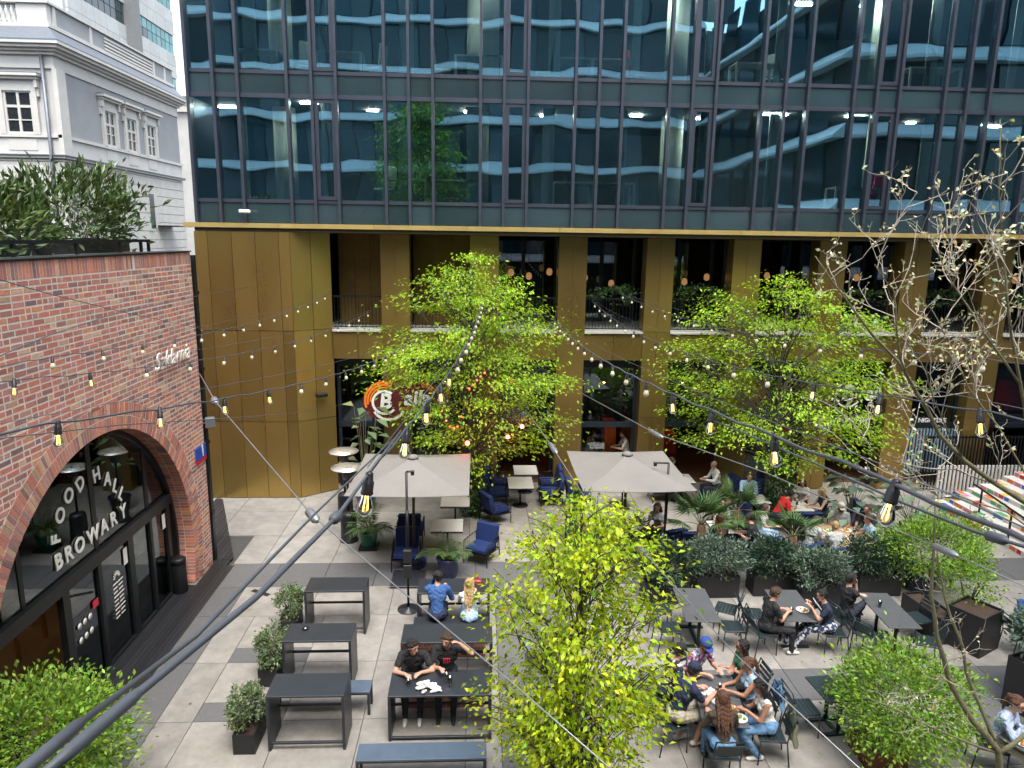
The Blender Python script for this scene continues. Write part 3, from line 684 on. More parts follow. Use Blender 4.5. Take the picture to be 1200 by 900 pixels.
def palace_window(cx, cy, axis, z0, z1, w, big):
    """casement with four lights, surround, brackets and hood; axis 'y': wall faces +X, axis 'x': wall faces -Y"""
    def P(n, m, a, b, d0, d1, za, zb, par=PB):
        if axis == 'y': return pbox(n, m, par, cx+d0, cx+d1, cy+a, cy+b, za, zb)
        return pbox(n, m, par, cx+a, cx+b, cy-d1, cy-d0, za, zb)
    h = w/2
    win = P('window', M_dkglass, -h, h, .022, .03, z0, z1)
    def Q(n, m, a, b, d0, d1, za, zb): return P(n, m, a, b, d0, d1, za, zb, win)
    for s in (-1, 1): P('window_surround', M_trim, min(s*h, s*(h+.2)), max(s*h, s*(h+.2)), .021, .13, z0-.02, z1+.2)
    P('window_head', M_trim, -h, h, .021, .13, z1, z1+.2)
    for a, b in ((-h, -h+.09), (h-.09, h), (-.05, .05)): Q('frame', M_trim, a, b, .031, .07, z0, z1)
    for a, b in ((-h+.09, -.05), (.05, h-.09)):
        for za, zb in ((z0, z0+.08), (z1-.06, z1), (z1-.62, z1-.52), (z0+.5, z0+.54)): Q('frame', M_trim, a, b, .032, .068, za, zb)
    P('hood', M_trim, -h-.36, h+.36, .02, .26, z1+.42, z1+.52); P('hood', M_trim, -h-.42, h+.42, .02, .36, z1+.525, z1+.62)
    P('hood_cap', M_zinc, -h-.40, h+.40, .02, .33, z1+.622, z1+.66); P('hood_frieze', M_stucco, -h-.2, h+.2, .02, .10, z1+.205, z1+.415)
    for s in (-1, 1): P('bracket', M_trim, s*(h+.26)-.06, s*(h+.26)+.06, .02, .22, z1+.12, z1+.415); P('bracket', M_trim, s*(h+.26)-.045, s*(h+.26)+.045, .02, .12, z1-.2, z1+.118)
    P('sill_panel', M_trim, -h, h, .051, .07, z0-.62, z0-.2)
for y in (34.55, 36.55, 38.65): palace_window(PX, y, 'y', 11.75, 13.25, .95, 1)
for x in (-18.05, -21.4, -24.7): palace_window(x, PY0, 'x', 11.75, 13.35, 1.1, 1)
for y in (37.9, 34.0): pbox('ground_window', M_dkglass, PB, PX+.061, PX+.07, y, y+.5, 8.2, 9.9); pbox('ground_window_frame', M_trim, PB, PX+.061, PX+.075, y+.51, y+.9, 8.2, 9.9)
for x in (-18.6, -22): pbox('ground_window', M_dkglass, PB, x, x+1.3, PY0-.075, PY0-.062, 8.0, 9.7)
# keystones over the ground storey window
for k in range(5):
    a = (k-2)*.22; m = MB(); m.prism([(-17.95+a*1.0-.1, 9.75), (-17.95+a+.1, 9.75), (-17.95+a*1.9+.16, 10.5), (-17.95+a*1.9-.16, 10.5)], 'y', PY0-.09, PY0-.06); m.build('keystone', M_stucco, PB)
m = MB(); m.box(PX-.02, PX+.16, PY0-.12, PY0+.5, 10.98, 14.2); m.build('corner_pilaster', M_trim, PB)
m = MB(); m.tube([(PX-.35, PY0-.14, 14.7), (PX-.35, PY0-.14, 11.0), (PX-.35, PY0-.2, 10.8), (PX-.35, PY0-.2, 5)], .07, 8); m.build('rain_pipe', M_zinc, PB)
m = MB(); m.prism([(PX+.061, 8.35), (PX+1.3, 8.0), (PX+1.3, 8.06), (PX+.061, 8.42)], 'y', 38.4, 40.2) if False else m.box(PX+.061, PX+1.1, 38.6, 40.4, 8.30, 8.36); m.build('door_canopy', M_rail, PB)
LN = []
for loc, lab in (((PX+.55, PY0+.3, 9.75), 'black wall lantern on the corner of the white palace'), ((-15.2, 44.5, 10.2), 'black lantern in the gap between palace and glass building')):
    l = thing('wall_lantern', lab, 'lantern', loc, group='black lanterns')
    a = MB(); a.lathe([(.10, -.28), (.2, .22), (.2, .24)], n=6); a.build('lantern_glass', mat('lantern_glass', (.25, .25, .22), .2), l, False)
    a = MB(); a.lathe([(.26, .24), (.10, .42), (.03, .46), (.05, .52), (.001, .58)], n=6); a.build('roof', M_rail, l, False)
    for j in range(6): a = MB(); t = 2*pi*j/6; a.tube([(.10*cos(t), .10*sin(t), -.28), (.2*cos(t), .2*sin(t), .24)], .018, 4); a.build('rib', M_rail, l, False)
    a = MB(); a.tube([(-.5, 0, -.3), (-.3, 0, -.55), (0, 0, -.45), (0, 0, -.28)], .03, 6); a.tube([(-.5, 0, -.7), (-.5, 0, .1)], .03, 6); a.build('bracket', M_rail, l, False)
# modern tower behind
M_tile = mat('pale_tower_tile', (.46, .49, .49), .6, var=.12, scale=1.5, rand=.07)
M_teal = mat('teal_window_glass', (.03, .20, .22), .12, spec=.8, var=.3, scale=.5, rand=.35)
M_dkw = mat('dark_tower_window', (.035, .06, .07), .15, spec=.7, rand=.4)
M_grey = mat('grey_tower_pier', (.20, .21, .21), .7, var=.15)
TB = thing('office_tower', 'tall modern tower of white panels and teal window bands behind the palace', 'building', (-30, 56, 0))
TX = -25
pbox('tower_core', M_grey, TB, -50, TX-.2, 48.6, 64.6, 0, 46)
zz = 19.0
while zz < 45:
    y = 48.4
    while y < 64.3:
        pbox('wall_panel', M_tile, TB, TX-.2, TX, y+.01, y+1.58, zz+1.45, zz+2.35); pbox('wall_panel', M_tile, TB, TX-.2, TX, y+.01, y+1.58, zz+2.37, zz+3.3)
        for k in range(2): pbox('window', M_teal if y > 59 or k*y < 0 else M_dkw, TB, TX-.15, TX-.1, y+.03+.8*k, y+.74+.8*k, zz+.03, zz+.7); pbox('window', M_teal if y > 58 else M_dkw, TB, TX-.15, TX-.1, y+.03+.8*k, y+.74+.8*k, zz+.75, zz+1.42)
        y += 1.6
    x = -50
    while x < TX-.3:
        pbox('wall_panel', M_tile, TB, x+.01, min(x+1.99, TX-.2), 48.2, 48.4, zz+1.45, zz+3.3); pbox('window', M_teal, TB, x+.03, min(x+1.95, TX-.2), 48.3, 48.35, zz+.05, zz+1.4); x += 2
    zz += 3.32
pbox('tower_pier', M_grey, TB, TX-.1, TX+.45, 55.9, 57.3, 0, 46)
# houses seen through the gap
GB = thing('far_house', 'pale far house with blue green windows in the gap beside the glass building', 'building', (-20, 62, 0))
pbox('wall', M_stucco, GB, -26, -14, 60, 72, 0, 17.2)
for fl in range(5):
    for k in range(4): f = pbox('window', M_teal if fl > 2 else M_dkw, GB, -22.6+1.9*k, -21.4+1.9*k, 59.9, 59.98, 4.2+2.9*fl, 6.0+2.9*fl); pbox('sill', M_trim, f, -22.7+1.9*k, -21.3+1.9*k, 59.8, 59.97, 4.05+2.9*fl, 4.19+2.9*fl)
pbox('cornice', M_trim, GB, -26.2, -13.8, 59.7, 72.2, 17.21, 17.6); pbox('roof', M_grey, GB, -25, -15, 61, 71, 17.61, 18.6)
# the offices across the court, behind the camera, mirrored in the glass
M_band = mat('white_metal_band', (.80, .82, .84), .4, .0, var=.05, scale=.8)
M_oppg = mat('opposite_window', (.012, .042, .06), .12, spec=.6, var=.5, scale=.3, rand=.5)
M_oppw = mat('opposite_blind', (.10, .13, .15), .7, var=.3, rand=.3)
QB = thing('opposite_offices', 'office block with white metal bands and dark windows across the court', 'building', (0, -14, 0))
pbox('core', M_mulld, QB, -60, 14.6, -30, -7.8, 0, 24.4); pbox('core_wing', M_mulld, QB, 15.4, 60, -30, 12.2, 0, 20.2)
def band(ax, a, b, c, s, zb):     # metal band; slope added so its upper face catches sun, brightening its mirror image
    p = [(c, zb), (c+s*.55, zb), (c+s*.55, zb+.12), (c, zb+.62)]; m = MB(); m.prism(p if ax == 'y' else p, 'x' if ax == 'x' else 'y', a, b); m.build('metal_band', M_band, QB)
for k in range(6):
    zb = 6.14+3.08*k
    x = -60
    while x < 14.5: band('x', x+.01, min(x+3.0, 15.0), -7.79, 1, zb); x += 3.0
    for t in range(25):
        x = -58+3.0*t; pbox('window', M_oppg, QB, x+.05, x+1.75, -7.79, -7.7, zb+.63, zb+3.07); pbox('blind', M_oppw, QB, x+1.8, x+2.95, -7.79, -7.71, zb+.63, zb+3.07)
    if k > 4: continue
    y = -7.49
    while y < 12: band('y', y+.01, min(y+3, 12.3), 15.39, -1, zb); y += 3
    x = 15.4
    while x < 58: band('x', x+.01, x+2.99, 12.21, 1, zb); x += 3
    for t in range(6): y = -7.0+3.1*t; pbox('window', M_oppg, QB, 15.3, 15.39, y, y+2.2, zb+.63, zb+3.07)
    for t in range(14): x = 15.6+3.0*t; pbox('window', M_oppg, QB, x, x+1.9, 12.21, 12.3, zb+.63, zb+3.07)
# ================================================================== VEGETATION
NR = np.random.default_rng(11)
M_bark = mat('grey_bark', (.075, .065, .05), .9, var=.35, scale=18, bump=.6, bscale=50)
M_barkg = mat('green_bark', (.17, .16, .09), .85, var=.3, scale=14, bump=.5, bscale=60)
M_twig = mat('pale_twig', (.46, .41, .34), .85, var=.25, scale=20)
L_new = leafmat('spring_leaf', (.32, .48, .032), .5)
L_yel = leafmat('yellow_green_leaf', (.46, .57, .024), .48)
L_mid = leafmat('fresh_shrub_leaf', (.23, .38, .05), .38)
L_dark = leafmat('dark_evergreen_leaf', (.045, .085, .050), .18, .35)
L_laurel = leafmat('laurel_leaf', (.075, .12, .035), .18, .28)
L_box = leafmat('box_leaf', (.17, .23, .11), .25)
L_grey = leafmat('grey_green_leaf', (.13, .19, .14), .2)
L_bud = leafmat('pale_bud_leaf', (.70, .66, .44), .3)
L_palm = leafmat('palm_leaf', (.085, .16, .05), .25, .4)
def leaf_mesh(name, m, P, D, Nn, Ln, Wn, T):
    """n folded leaves: base point, direction, normal, length, width and a tint each"""
    D = D/np.linalg.norm(D, axis=1)[:, None]; Sx = np.cross(D, Nn); Sx /= np.linalg.norm(Sx, axis=1)[:, None]+1e-9; Up = np.cross(Sx, D)
    n = len(P); v = np.empty((n, 4, 3)); fold = (.18*Wn)[:, None]
    v[:, 0] = P; v[:, 2] = P+D*Ln[:, None]-Up*(.10*Ln)[:, None]
    v[:, 1] = P+D*(.48*Ln)[:, None]+Sx*(.5*Wn)[:, None]+Up*fold; v[:, 3] = P+D*(.48*Ln)[:, None]-Sx*(.5*Wn)[:, None]+Up*fold
    me = bpy.data.meshes.new(name); me.vertices.add(4*n); me.vertices.foreach_set('co', v.reshape(-1).astype(np.float32))
    idx = np.arange(n)[:, None]*4+np.array([0, 1, 2, 0, 2, 3])[None]; me.loops.add(6*n); me.loops.foreach_set('vertex_index', idx.reshape(-1).astype(np.int32))
    me.polygons.add(2*n); me.polygons.foreach_set('loop_start', np.arange(0, 6*n, 3, dtype=np.int32)); me.materials.append(m)
    at = me.color_attributes.new('tint', 'FLOAT_COLOR', 'POINT'); c = np.ones((n, 4, 4)); c[:, :, :3] = T[:, None, :]
    at.data.foreach_set('color', c.reshape(-1).astype(np.float32)); me.update(calc_edges=True); me.validate(); return me
def tints(n, spread=.34, hue=.15):
    k = NR.normal(1, spread, n).clip(.4, 1.7); h = NR.normal(0, hue, n)
    return np.stack([k*(1+h), k, k*(1-.5*h)], 1).clip(.05, 2)
def rdir(n, zb=0.): d = NR.normal(size=(n, 3)); d[:, 2] += zb; return d/np.linalg.norm(d, axis=1)[:, None]
def bez(a, b, sag, k=5):
    a, b = Vector(a), Vector(b); return [a.lerp(b, t/k)+Vector((0, 0, sag*4*(t/k)*(1-t/k))) for t in range(k+1)]
def tree(name, label, loc, H, prof, trunk_r, nspray, nleaf, lsize, lm, bark, lean=(0, 0), group=None, spray=(.42, .13), z0=.3, cat='tree', keep=None, seed=1, flat=1.6, up=.45):
    """trunk with limbs reaching into a crown made of flat sprays of leaves; prof = [(height, radius)]"""
    R = random.Random(seed); t = thing(name, label, cat, loc, 0, group)
    zs = [p[0] for p in prof]; rs = [p[1] for p in prof]
    pts = [Vector((lean[0]*u+.06*sin(5*u+seed), lean[1]*u+.06*cos(4*u), H*.93*u)) for u in [i/8 for i in range(9)]]
    tr = MB(); tr.tube(pts, [trunk_r*(1-.85*i/8) for i in range(9)], 8); tr.build('trunk', bark, t, False)
    lb = MB(); C = []; wsum = [max(.02, r*r) for r in rs]
    for i in range(nspray):
        while True:
            z = R.uniform(zs[0], zs[-1]); r0 = float(np.interp(z, zs, rs))
            if R.random() < (r0/max(rs))**1.2+.05: break
        az = R.uniform(0, 2*pi); rr = r0*sqrt(R.uniform(.04, 1))*R.uniform(.82, 1.12)
        u = min(.99, z/(H*.93)); ax = Vector((lean[0]*u, lean[1]*u, 0))
        c = ax+Vector((rr*cos(az), rr*sin(az), z))
        if keep and not keep(c): continue
        C.append((c, az))
        if R.random() < .55:
            zb = max(H*z0*.6, z-rr*up-R.uniform(.1, .5)); ub = min(.98, zb/(H*.93)); b = pts[0].lerp(pts[-1], ub); b = pts[min(8, int(ub*8))]
            lb.tube(bez(b, c, R.uniform(-.12, .25), 5), [max(.006, trunk_r*.30*(1-ub*.6)*(1-.85*j/5)) for j in range(6)], 5, False)
            for q in range(2):
                d = c+Vector((R.uniform(-.4, .4), R.uniform(-.4, .4), R.uniform(-.05, .25))); s = Vector(b).lerp(c, R.uniform(.45, .8)); lb.tube(bez(s, d, .05, 3), [.010, .008, .006, .004], 4, False)
    lb.build('limbs', bark, t, False)
    per = nleaf//len(C); P = []; DD = []; NN = []; TT = []
    for c, az in C:
        k = max(4, int(per*R.uniform(.5, 1.5))); sc = R.uniform(.7, 1.25)
        q = NR.normal(size=(k, 3))*np.array([spray[0]*sc, spray[0]*.65*sc, spray[1]*sc]); ca, sa = cos(az), sin(az)
        q[:, 2] -= .25*np.abs(q[:, 0])*R.uniform(0, .6)
        x = q[:, 0]*ca-q[:, 1]*sa; y = q[:, 0]*sa+q[:, 1]*ca
        P.append(np.stack([x+c.x, y+c.y, q[:, 2]+c.z], 1))
        d = NR.normal(size=(k, 3))*.55+np.array([ca, sa, -.35]); DD.append(d); nn = NR.normal(size=(k, 3))*.45+np.array([0, 0, flat*.6]); NN.append(nn)
        TT.append(tints(k)*R.uniform(.72, 1.2))
    P = np.concatenate(P); n = len(P); Ls = lsize*NR.uniform(.6, 1.3, n)
    link('crown', leaf_mesh('crown', lm, P, np.concatenate(DD), np.concatenate(NN), Ls, Ls*.55, np.concatenate(TT)), t)
    return t
def shrub(name, label, loc, rad, n, lsize, lm, group=None, stems=5, bark=None, wid=.42, clump=60, zoff=0., flat=.2, cat='shrub', seed=1, parent=None, lump=.25, zb=.25):
    """many leaf clumps over a lumpy ellipsoid, with stems"""
    R = random.Random(seed); t = thing(name, label, cat, loc, 0, group) if parent is None else parent
    rx, ry, rz = rad; P = []; DD = []; TT = []
    lob = [(Vector((R.gauss(0, 1), R.gauss(0, 1), R.gauss(.3, 1))).normalized(), R.uniform(-lump, lump)) for _ in range(14)]
    for i in range(clump):
        d = Vector((R.gauss(0, 1), R.gauss(0, 1), R.gauss(.15, 1))).normalized(); f = R.uniform(.3, 1)**.42
        f *= 1+sum(a*max(0, d.dot(l))**6 for l, a in lob)
        c = Vector((d.x*rx*f, d.y*ry*f, rz+d.z*rz*f+zoff)); k = max(3, int(n/clump*R.uniform(.5, 1.5)))
        q = NR.normal(size=(k, 3))*np.array([rx, ry, rz])*.16; P.append(q+np.array(c)); DD.append(NR.normal(size=(k, 3))*.6+np.array([d.x, d.y, d.z+zb])); TT.append(tints(k)*R.uniform(.75, 1.2))
    P = np.concatenate(P); m_ = len(P); P[:, 2] = np.maximum(P[:, 2], zoff*.5+.02); Ls = lsize*NR.uniform(.6, 1.35, m_)
    Nn = rdir(m_, .8)
    link('foliage', leaf_mesh('foliage', lm, P, np.concatenate(DD), Nn, Ls, Ls*wid, np.concatenate(TT)), t)
    if stems:
        s = MB()
        for i in range(stems):
            a = R.uniform(0, 2*pi); e = Vector((rx*.6*cos(a), ry*.6*sin(a), rz*R.uniform(.9, 1.5)+zoff)); s.tube(bez((rx*.1*cos(a), ry*.1*sin(a), 0), e, .08, 4), [.018, .015, .012, .008, .005], 5)
        s.build('stems', bark or M_bark, t, False)
    return t
# street trees in front of the podium
tree('street_tree', 'broad light green tree beside the left parasol, in front of the round orange sign', (-.1, 19.7, 0), 7.7, [(1.9, 1.8), (2.8, 2.5), (3.9, 2.85), (5.1, 2.75), (6.2, 2.2), (7.0, 1.25), (7.6, .4)], .13, 235, 17000, .104, L_new, M_bark, (-.15, 0), 'street trees on the terrace', seed=3, z0=.4, spray=(.44, .075), flat=2.4, keep=lambda c: not (c.x < -1.45 and 2.2 < c.z < 3.6 and c.y < 1.5))
tree('street_tree', 'wide light green tree above the crowded tables, right of the white lettered window', (8.65, 19.9, 0), 7.2, [(1.9, 2.2), (2.7, 3.1), (3.7, 3.5), (4.9, 3.35), (5.9, 2.8), (6.6, 1.7), (7.1, .6)], .13, 245, 17000, .104, L_new, M_bark, (.2, 0), 'street trees on the terrace', seed=8, z0=.4, spray=(.46, .075), flat=2.4, keep=lambda c: not (c.x > 2.3 and 1.5 < c.z < 3.1 and c.y < 1.0))
tree('young_tree', 'bright yellow green young tree standing nearest, between the two dining groups', (1.22, 7.9, 0), 5.1, [(.6, .6), (1.5, .85), (2.6, 1.0), (3.5, 1.08), (4.2, 1.05), (4.65, .75), (5.0, .25)], .05, 290, 13500, .080, L_yel, M_bark, (.02, .1), None, spray=(.2, .10), seed=5, z0=.15, flat=1.0)
# shrubs and planters
M_planter = mat('black_planter_sheet', (.022, .023, .025), .5, .2, var=.2, scale=5)
M_rust = mat('rusty_steel', (.14, .045, .02), .8, var=.4, scale=5)
M_soil = mat('dark_soil', (.05, .03, .02), .95, var=.4, scale=30, bump=.6)
M_blueglaze = mat('blue_glazed_pot', (.010, .018, .11), .22, var=.2, coat=.6)
M_terra = mat('terracotta', (.34, .15, .075), .8, var=.2)
M_greenpot = mat('green_plastic_pot', (.03, .16, .10), .4, var=.1)
def box_planter(label, loc, d, rz=0., m=None, group=None, t=.03):
    o = thing('planter', label, 'planter', loc, rz, group); x, y, h = d[0]/2, d[1]/2, d[2]; m = m or M_planter
    for a in ((-x, x, -y, -y+t, 0, h), (-x, x, y-t, y, 0, h), (-x, -x+t, -y+t, y-t, 0, h), (x-t, x, -y+t, y-t, 0, h)):
        b = MB(); b.box(*a); b.build('side_panel', m, o, False)
    b = MB(); b.box(-x+t, x-t, -y+t, y-t, h-.1, h-.05); b.build('soil', M_soil, o, False); return o
def round_pot(label, loc, r, h, m, group=None, saucer=False):
    o = thing('pot', label, 'pot', loc, 0, group)
    b = MB(); b.lathe([(r*.72, 0), (r*.78, .02), (r*.98, h-.06), (r*1.04, h-.05), (r*1.04, h), (r*.9, h), (r*.88, h-.08)], n=20); b.build('body', m, o, False)
    b = MB(); b.lathe([(r*.9, h-.07), (.001, h-.06)], n=20); b.build('soil', M_soil, o, False)
    if saucer: b = MB(); b.box(-r, r, -r, r, -.06, -.002); b.build('saucer', M_planter, o, False); o.location.z += .06
    return o
for i, (x, y, lab) in enumerate(((-3.62, 10.28, 'nearest'), (-3.74, 12.0, 'middle'), (-3.82, 13.65, 'farthest'))):
    box_planter('black box planter at the left end of the %s black high table' % lab, (x, y, 0), (.34, .62, .34), group='box planters beside the high tables')
    shrub('box_shrub', 'small grey green box bush in the planter beside the %s high table' % lab, (x, y, .27), (.25, .36, .34), 2600, .05, L_box, 'box bushes beside the high tables', seed=20+i, clump=70, wid=.6)
hz = [(4.25, 14.75, 'behind the empty grey table', L_dark), (5.5, 15.0, 'grey green, right of the yellow green tree', L_grey), (6.85, 15.05, 'behind the man in black at the middle table', L_dark), (7.75, 14.55, 'open and loose, in the long black planter', L_grey), (9.3, 15.0, 'behind the man with crossed legs', L_dark)]
for i, (x, y, lab, lm) in enumerate(hz):
    box_planter('black planter box under the evergreen shrub ' + lab, (x, y, 0), (1.0, .5, .52), group='planters between terrace and dining tables')
    shrub('evergreen_shrub', 'evergreen shrub ' + lab, (x, y, .45), (.68, .45, .42), 4200, .085, lm, 'evergreen shrubs in the planter row', seed=30+i, clump=110, wid=.38)
shrub('maple_bush', 'fresh green bush in front of the hall doors at the lower left', (-5.75, 8.75, .35), (1.0, .85, .88), 9500, .075, L_mid, seed=41, clump=260, wid=.5, stems=7, lump=.12)
box_planter('black planter under the fresh green bush at the lower left', (-5.75, 8.75, 0), (.9, .9, .45))
shrub('maple_bush', 'round fresh green bush in a rusty planter beside the lone chair', (6.62, 9.55, .30), (.98, .9, .78), 9500, .075, L_mid, seed=43, clump=230, wid=.5, stems=8, lump=.2)
box_planter('rusty brown planter under the round fresh green bush', (6.35, 9.6, 0), (.62, .62, .35), m=M_rust)
shrub('maple_bush', 'spreading fresh green bush in a blue pot near the painted slope', (10.45, 14.9, .45), (1.22, .9, .72), 8500, .08, L_mid, seed=45, clump=220, wid=.4, stems=8)
round_pot('blue glazed pot under the spreading green bush', (10.45, 15.1, 0), .40, .5, M_blueglaze)
shrub('climber', 'loose light green climber in the black planter behind the last table', (10.35, 13.35, .5), (.45, .5, .65), 1700, .08, L_mid, seed=47, clump=70, wid=.45, cat='plant')
box_planter('tall black planter behind the farthest right table', (10.05, 12.72, 0), (.75, .70, .85), rz=.5)
box_planter('long black planter with rusty inside beside the farthest right table', (9.5, 13.3, 0), (.45, 1.1, .6), rz=.1, m=M_planter)
pl = box_planter('black planter near the woman in the blue shirt', (9.9, 10.6, 0), (.9, .9, .95), rz=.3)
shrub('evergreen_shrub', 'grey green leafy shrub at the right edge in its black planter', (10.0, 10.7, .85), (.62, .6, .5), 3600, .10, L_grey, seed=49, clump=100, wid=.5)
# laurels on the hall roof
box_planter('long roof planter behind the black railing', (-8.4, 12.2, 7.56), (1.0, 9.4, .3))
for i, (x, y, rx, rz_) in enumerate(((-8.5, 11.7, 1.15, .74), (-8.3, 15.3, 1.25, .86), (-8.6, 13.4, .9, .60), (-8.4, 9.6, 1.1, .70))):
    shrub('laurel_bush', ('tall laurel bush on the brick hall roof at the far left', 'tall laurel bush on the brick hall roof nearest the white palace windows', 'lower laurel bush between the two tall ones on the roof', 'laurel bush on the roof at the left picture edge')[i], (x, y, 7.5), (rx, 1.15, rz_), 2300, .19, L_laurel, 'laurel bushes on the hall roof', seed=60+i, clump=85, wid=.33, stems=7, zb=.9, lump=.35)
# palms and exotic pot plants
def fan_palm(label, loc, th, nf, fr, trunk_r=.12, seed=1, stem=.55, group='fan palms on the terrace'):
    R = random.Random(seed); t = thing('fan_palm', label, 'palm', loc, 0, group)
    M_fib = mat('palm_fibre', (.16, .095, .05), .95, var=.4, scale=30, stretch=(1, 1, .3), bump=.8)
    if th > .1:
        b = MB(); b.tube([(0, 0, 0), (.03, .01, th*.5), (0, 0, th)], [trunk_r*.9, trunk_r*1.1, trunk_r*.8], 10); b.build('trunk', M_fib, t, False)
    P = []; D = []; Nn = []; Ln = []; st = MB()
    for i in range(nf):
        az = 2*pi*i/nf+R.uniform(-.3, .3); el = R.uniform(.1, 1.25); s = stem*R.uniform(.7, 1.1); o = Vector((cos(az)*cos(el), sin(az)*cos(el), sin(el)))
        c = Vector((0, 0, th))+o*s; st.tube(bez((0, 0, th-.03), c, .04, 3), [.012, .01, .008, .006], 4)
        side = o.cross(Vector((0, 0, 1))).normalized(); u = side.cross(o)
        for k in range(17):
            a = (k-8)/8*1.75; d = o*cos(a)+side*sin(a)-Vector((0, 0, .10)); P.append(c); D.append(d); Nn.append(u+Vector((R.uniform(-.2, .2), R.uniform(-.2, .2), 0))); Ln.append(fr*(1-.25*abs(a)/1.75)*R.uniform(.9, 1.1))
    st.build('stalks', L_palm if False else M_barkg, t, False); n = len(P); Ln = np.array(Ln)
    link('fronds', leaf_mesh('fronds', L_palm, np.array([list(p) for p in P]), np.array([list(p) for p in D]), np.array([list(p) for p in Nn]), Ln, Ln*.075, tints(n, .2)), t); return t
fan_palm('tall fan palm with fibrous trunk right of the grey parasol', (5.4, 15.9, .35), .95, 15, .52, seed=2)
fan_palm('smaller fan palm with shaggy trunk before the crowded round table', (7.6, 15.75, .3), .75, 9, .45, seed=3)
fan_palm('low spiky fan palm at the foot of the right parasol', (4.2, 17.0, .3), .15, 13, .46, seed=4, stem=.35)
fan_palm('fan palm behind the seated man in black and the red shirt', (6.9, 17.6, .3), .7, 9, .5, seed=6)
def pinnate(label, loc, nf, L_, seed, up=1.1, group='feathery palms on the terrace', lw=.028):
    R = random.Random(seed); t = thing('feather_palm', label, 'palm', loc, 0, group); P = []; D = []; Nn = []; Ln = []; st = MB()
    for i in range(nf):
        az = 2*pi*i/nf+R.uniform(-.4, .4); l = L_*R.uniform(.7, 1.1); el = R.uniform(.6, 1.35)*up; pts = []; p = Vector((0, 0, 0)); e = min(el, 1.5)
        for k in range(8): pts.append(p.copy()); p = p+Vector((cos(az)*cos(e), sin(az)*cos(e), sin(e)))*l/8; e -= .15+.08*R.random()
        st.tube(pts, [.012-.0012*k for k in range(8)], 4)
        for k in range(2, 8):
            o = (pts[k]-pts[k-1]).normalized(); sd = o.cross(Vector((0, 0, 1))).normalized()
            for q in (0, .5):
                for s in (-1, 1): P.append(pts[k-1].lerp(pts[k], q)); D.append(o*.7+sd*s-Vector((0, 0, .3))); Nn.append(Vector((0, 0, 1))); Ln.append(.28*L_*(1-.05*abs(k-4)))
    st.build('stalks', M_barkg, t, False); Ln = np.array(Ln)
    link('fronds', leaf_mesh('fronds', L_palm, *[np.array([list(p) for p in a]) for a in (P, D, Nn)], Ln, Ln*.14, tints(len(P), .2)), t); return t
round_pot('blue glazed pot with a terracotta rim of soil beside the lounge chair', (-.68, 15.95, 0), .27, .5, M_blueglaze)
pinnate('feathery palm in the blue pot beside the blue lounge chair', (-.68, 15.95, .44), 13, .85, 3)
round_pot('green plastic pot on a black tray near the heaters', (-2.81, 17.6, 0), .24, .42, M_greenpot, saucer=True)
pinnate('bushy palm in the green pot near the heaters', (-2.81, 17.6, .42), 14, .95, 4, 1.2)
pinnate('drooping feathery palm in the middle of the crowded terrace', (6.75, 17.0, .7), 12, .85, 5)
round_pot('dark blue pot under the drooping feathery palm', (6.75, 17.0, 0), .3, .7, M_blueglaze)
pinnate('feathery palm before the round table of six', (8.6, 15.9, .4), 12, .75, 6)
round_pot('dark blue pot under the small palm before the round table', (8.6, 15.9, 0), .25, .42, M_blueglaze)
for lab, x, y in (('left fan palm', 5.4, 15.9), ('shaggy fan palm', 7.6, 15.75), ('low spiky palm', 4.2, 17.0), ('hindmost fan palm', 6.9, 17.6)): round_pot('dark blue glazed pot holding the ' + lab, (x, y, 0), .27, .40, M_blueglaze, group='blue pots on the terrace')
def big_leaf(label, loc, n, L_, seed, H=1.2, rad=.5, lm=None):
    R = random.Random(seed); t = thing('leafy_plant', label, 'plant', loc); P = []; D = []; Nn = []; st = MB()
    for i in range(n):
        az = R.uniform(0, 2*pi); z = H*R.uniform(.3, 1); r = rad*R.uniform(.2, 1); e = Vector((r*cos(az), r*sin(az), z)); st.tube(bez((0, 0, 0), e, .1, 3), [.012, .01, .008, .006], 4)
        P.append(e); D.append(Vector((cos(az), sin(az), R.uniform(-.5, .2)))); Nn.append(Vector((R.uniform(-.3, .3), R.uniform(-.3, .3), 1)))
    st.build('stalks', M_barkg, t, False); Ln = np.array([L_*R.uniform(.6, 1.2) for _ in range(n)])
    link('leaves', leaf_mesh('leaves', lm or L_grey, *[np.array([list(p) for p in a]) for a in (P, D, Nn)], Ln, Ln*.6, tints(n, .25)), t); return t
big_leaf('large leaved plant beside the right shop window', (10.6, 18.6, .3), 26, .48, 1, 1.3, .6)
big_leaf('broad leaved plant left of the slatted fence', (12.0, 18.0, .3), 30, .5, 2, 1.2, .8)
big_leaf('broad leaved plant at the back of the round table', (9.9, 17.4, .3), 24, .4, 3, 1.0, .55)
big_leaf('tall pale leaved plant beside the first brass pillar', (-3.3, 20.4, .3), 34, .42, 4, 2.9, .55, L_box)
for x, y in ((10.6, 18.6), (12.0, 18.0), (9.9, 17.4), (-3.3, 20.4)): round_pot('dark blue glazed pot under the ' + ('plant beside the right shop window' if x == 10.6 else 'plant left of the slatted fence' if x == 12 else 'plant at the back of the round table' if x == 9.9 else 'tall pale plant at the first pillar'), (x, y, 0), .3, .4, M_blueglaze, group='pots of the broad leaved plants')
# ivy wound trunks of the two street trees
for i, (x, y) in enumerate(((-.16, 19.7), (8.65, 19.0))):
    shrub('ivy_column', ('ivy growing round the foot of the left street tree', 'tall leafy column growing between the blue armchairs')[i], (x, y, 0), (.32, .32, .85+.25*i), 2200, .10, L_palm, seed=70+i, clump=90, stems=3, cat='plant', wid=.6)
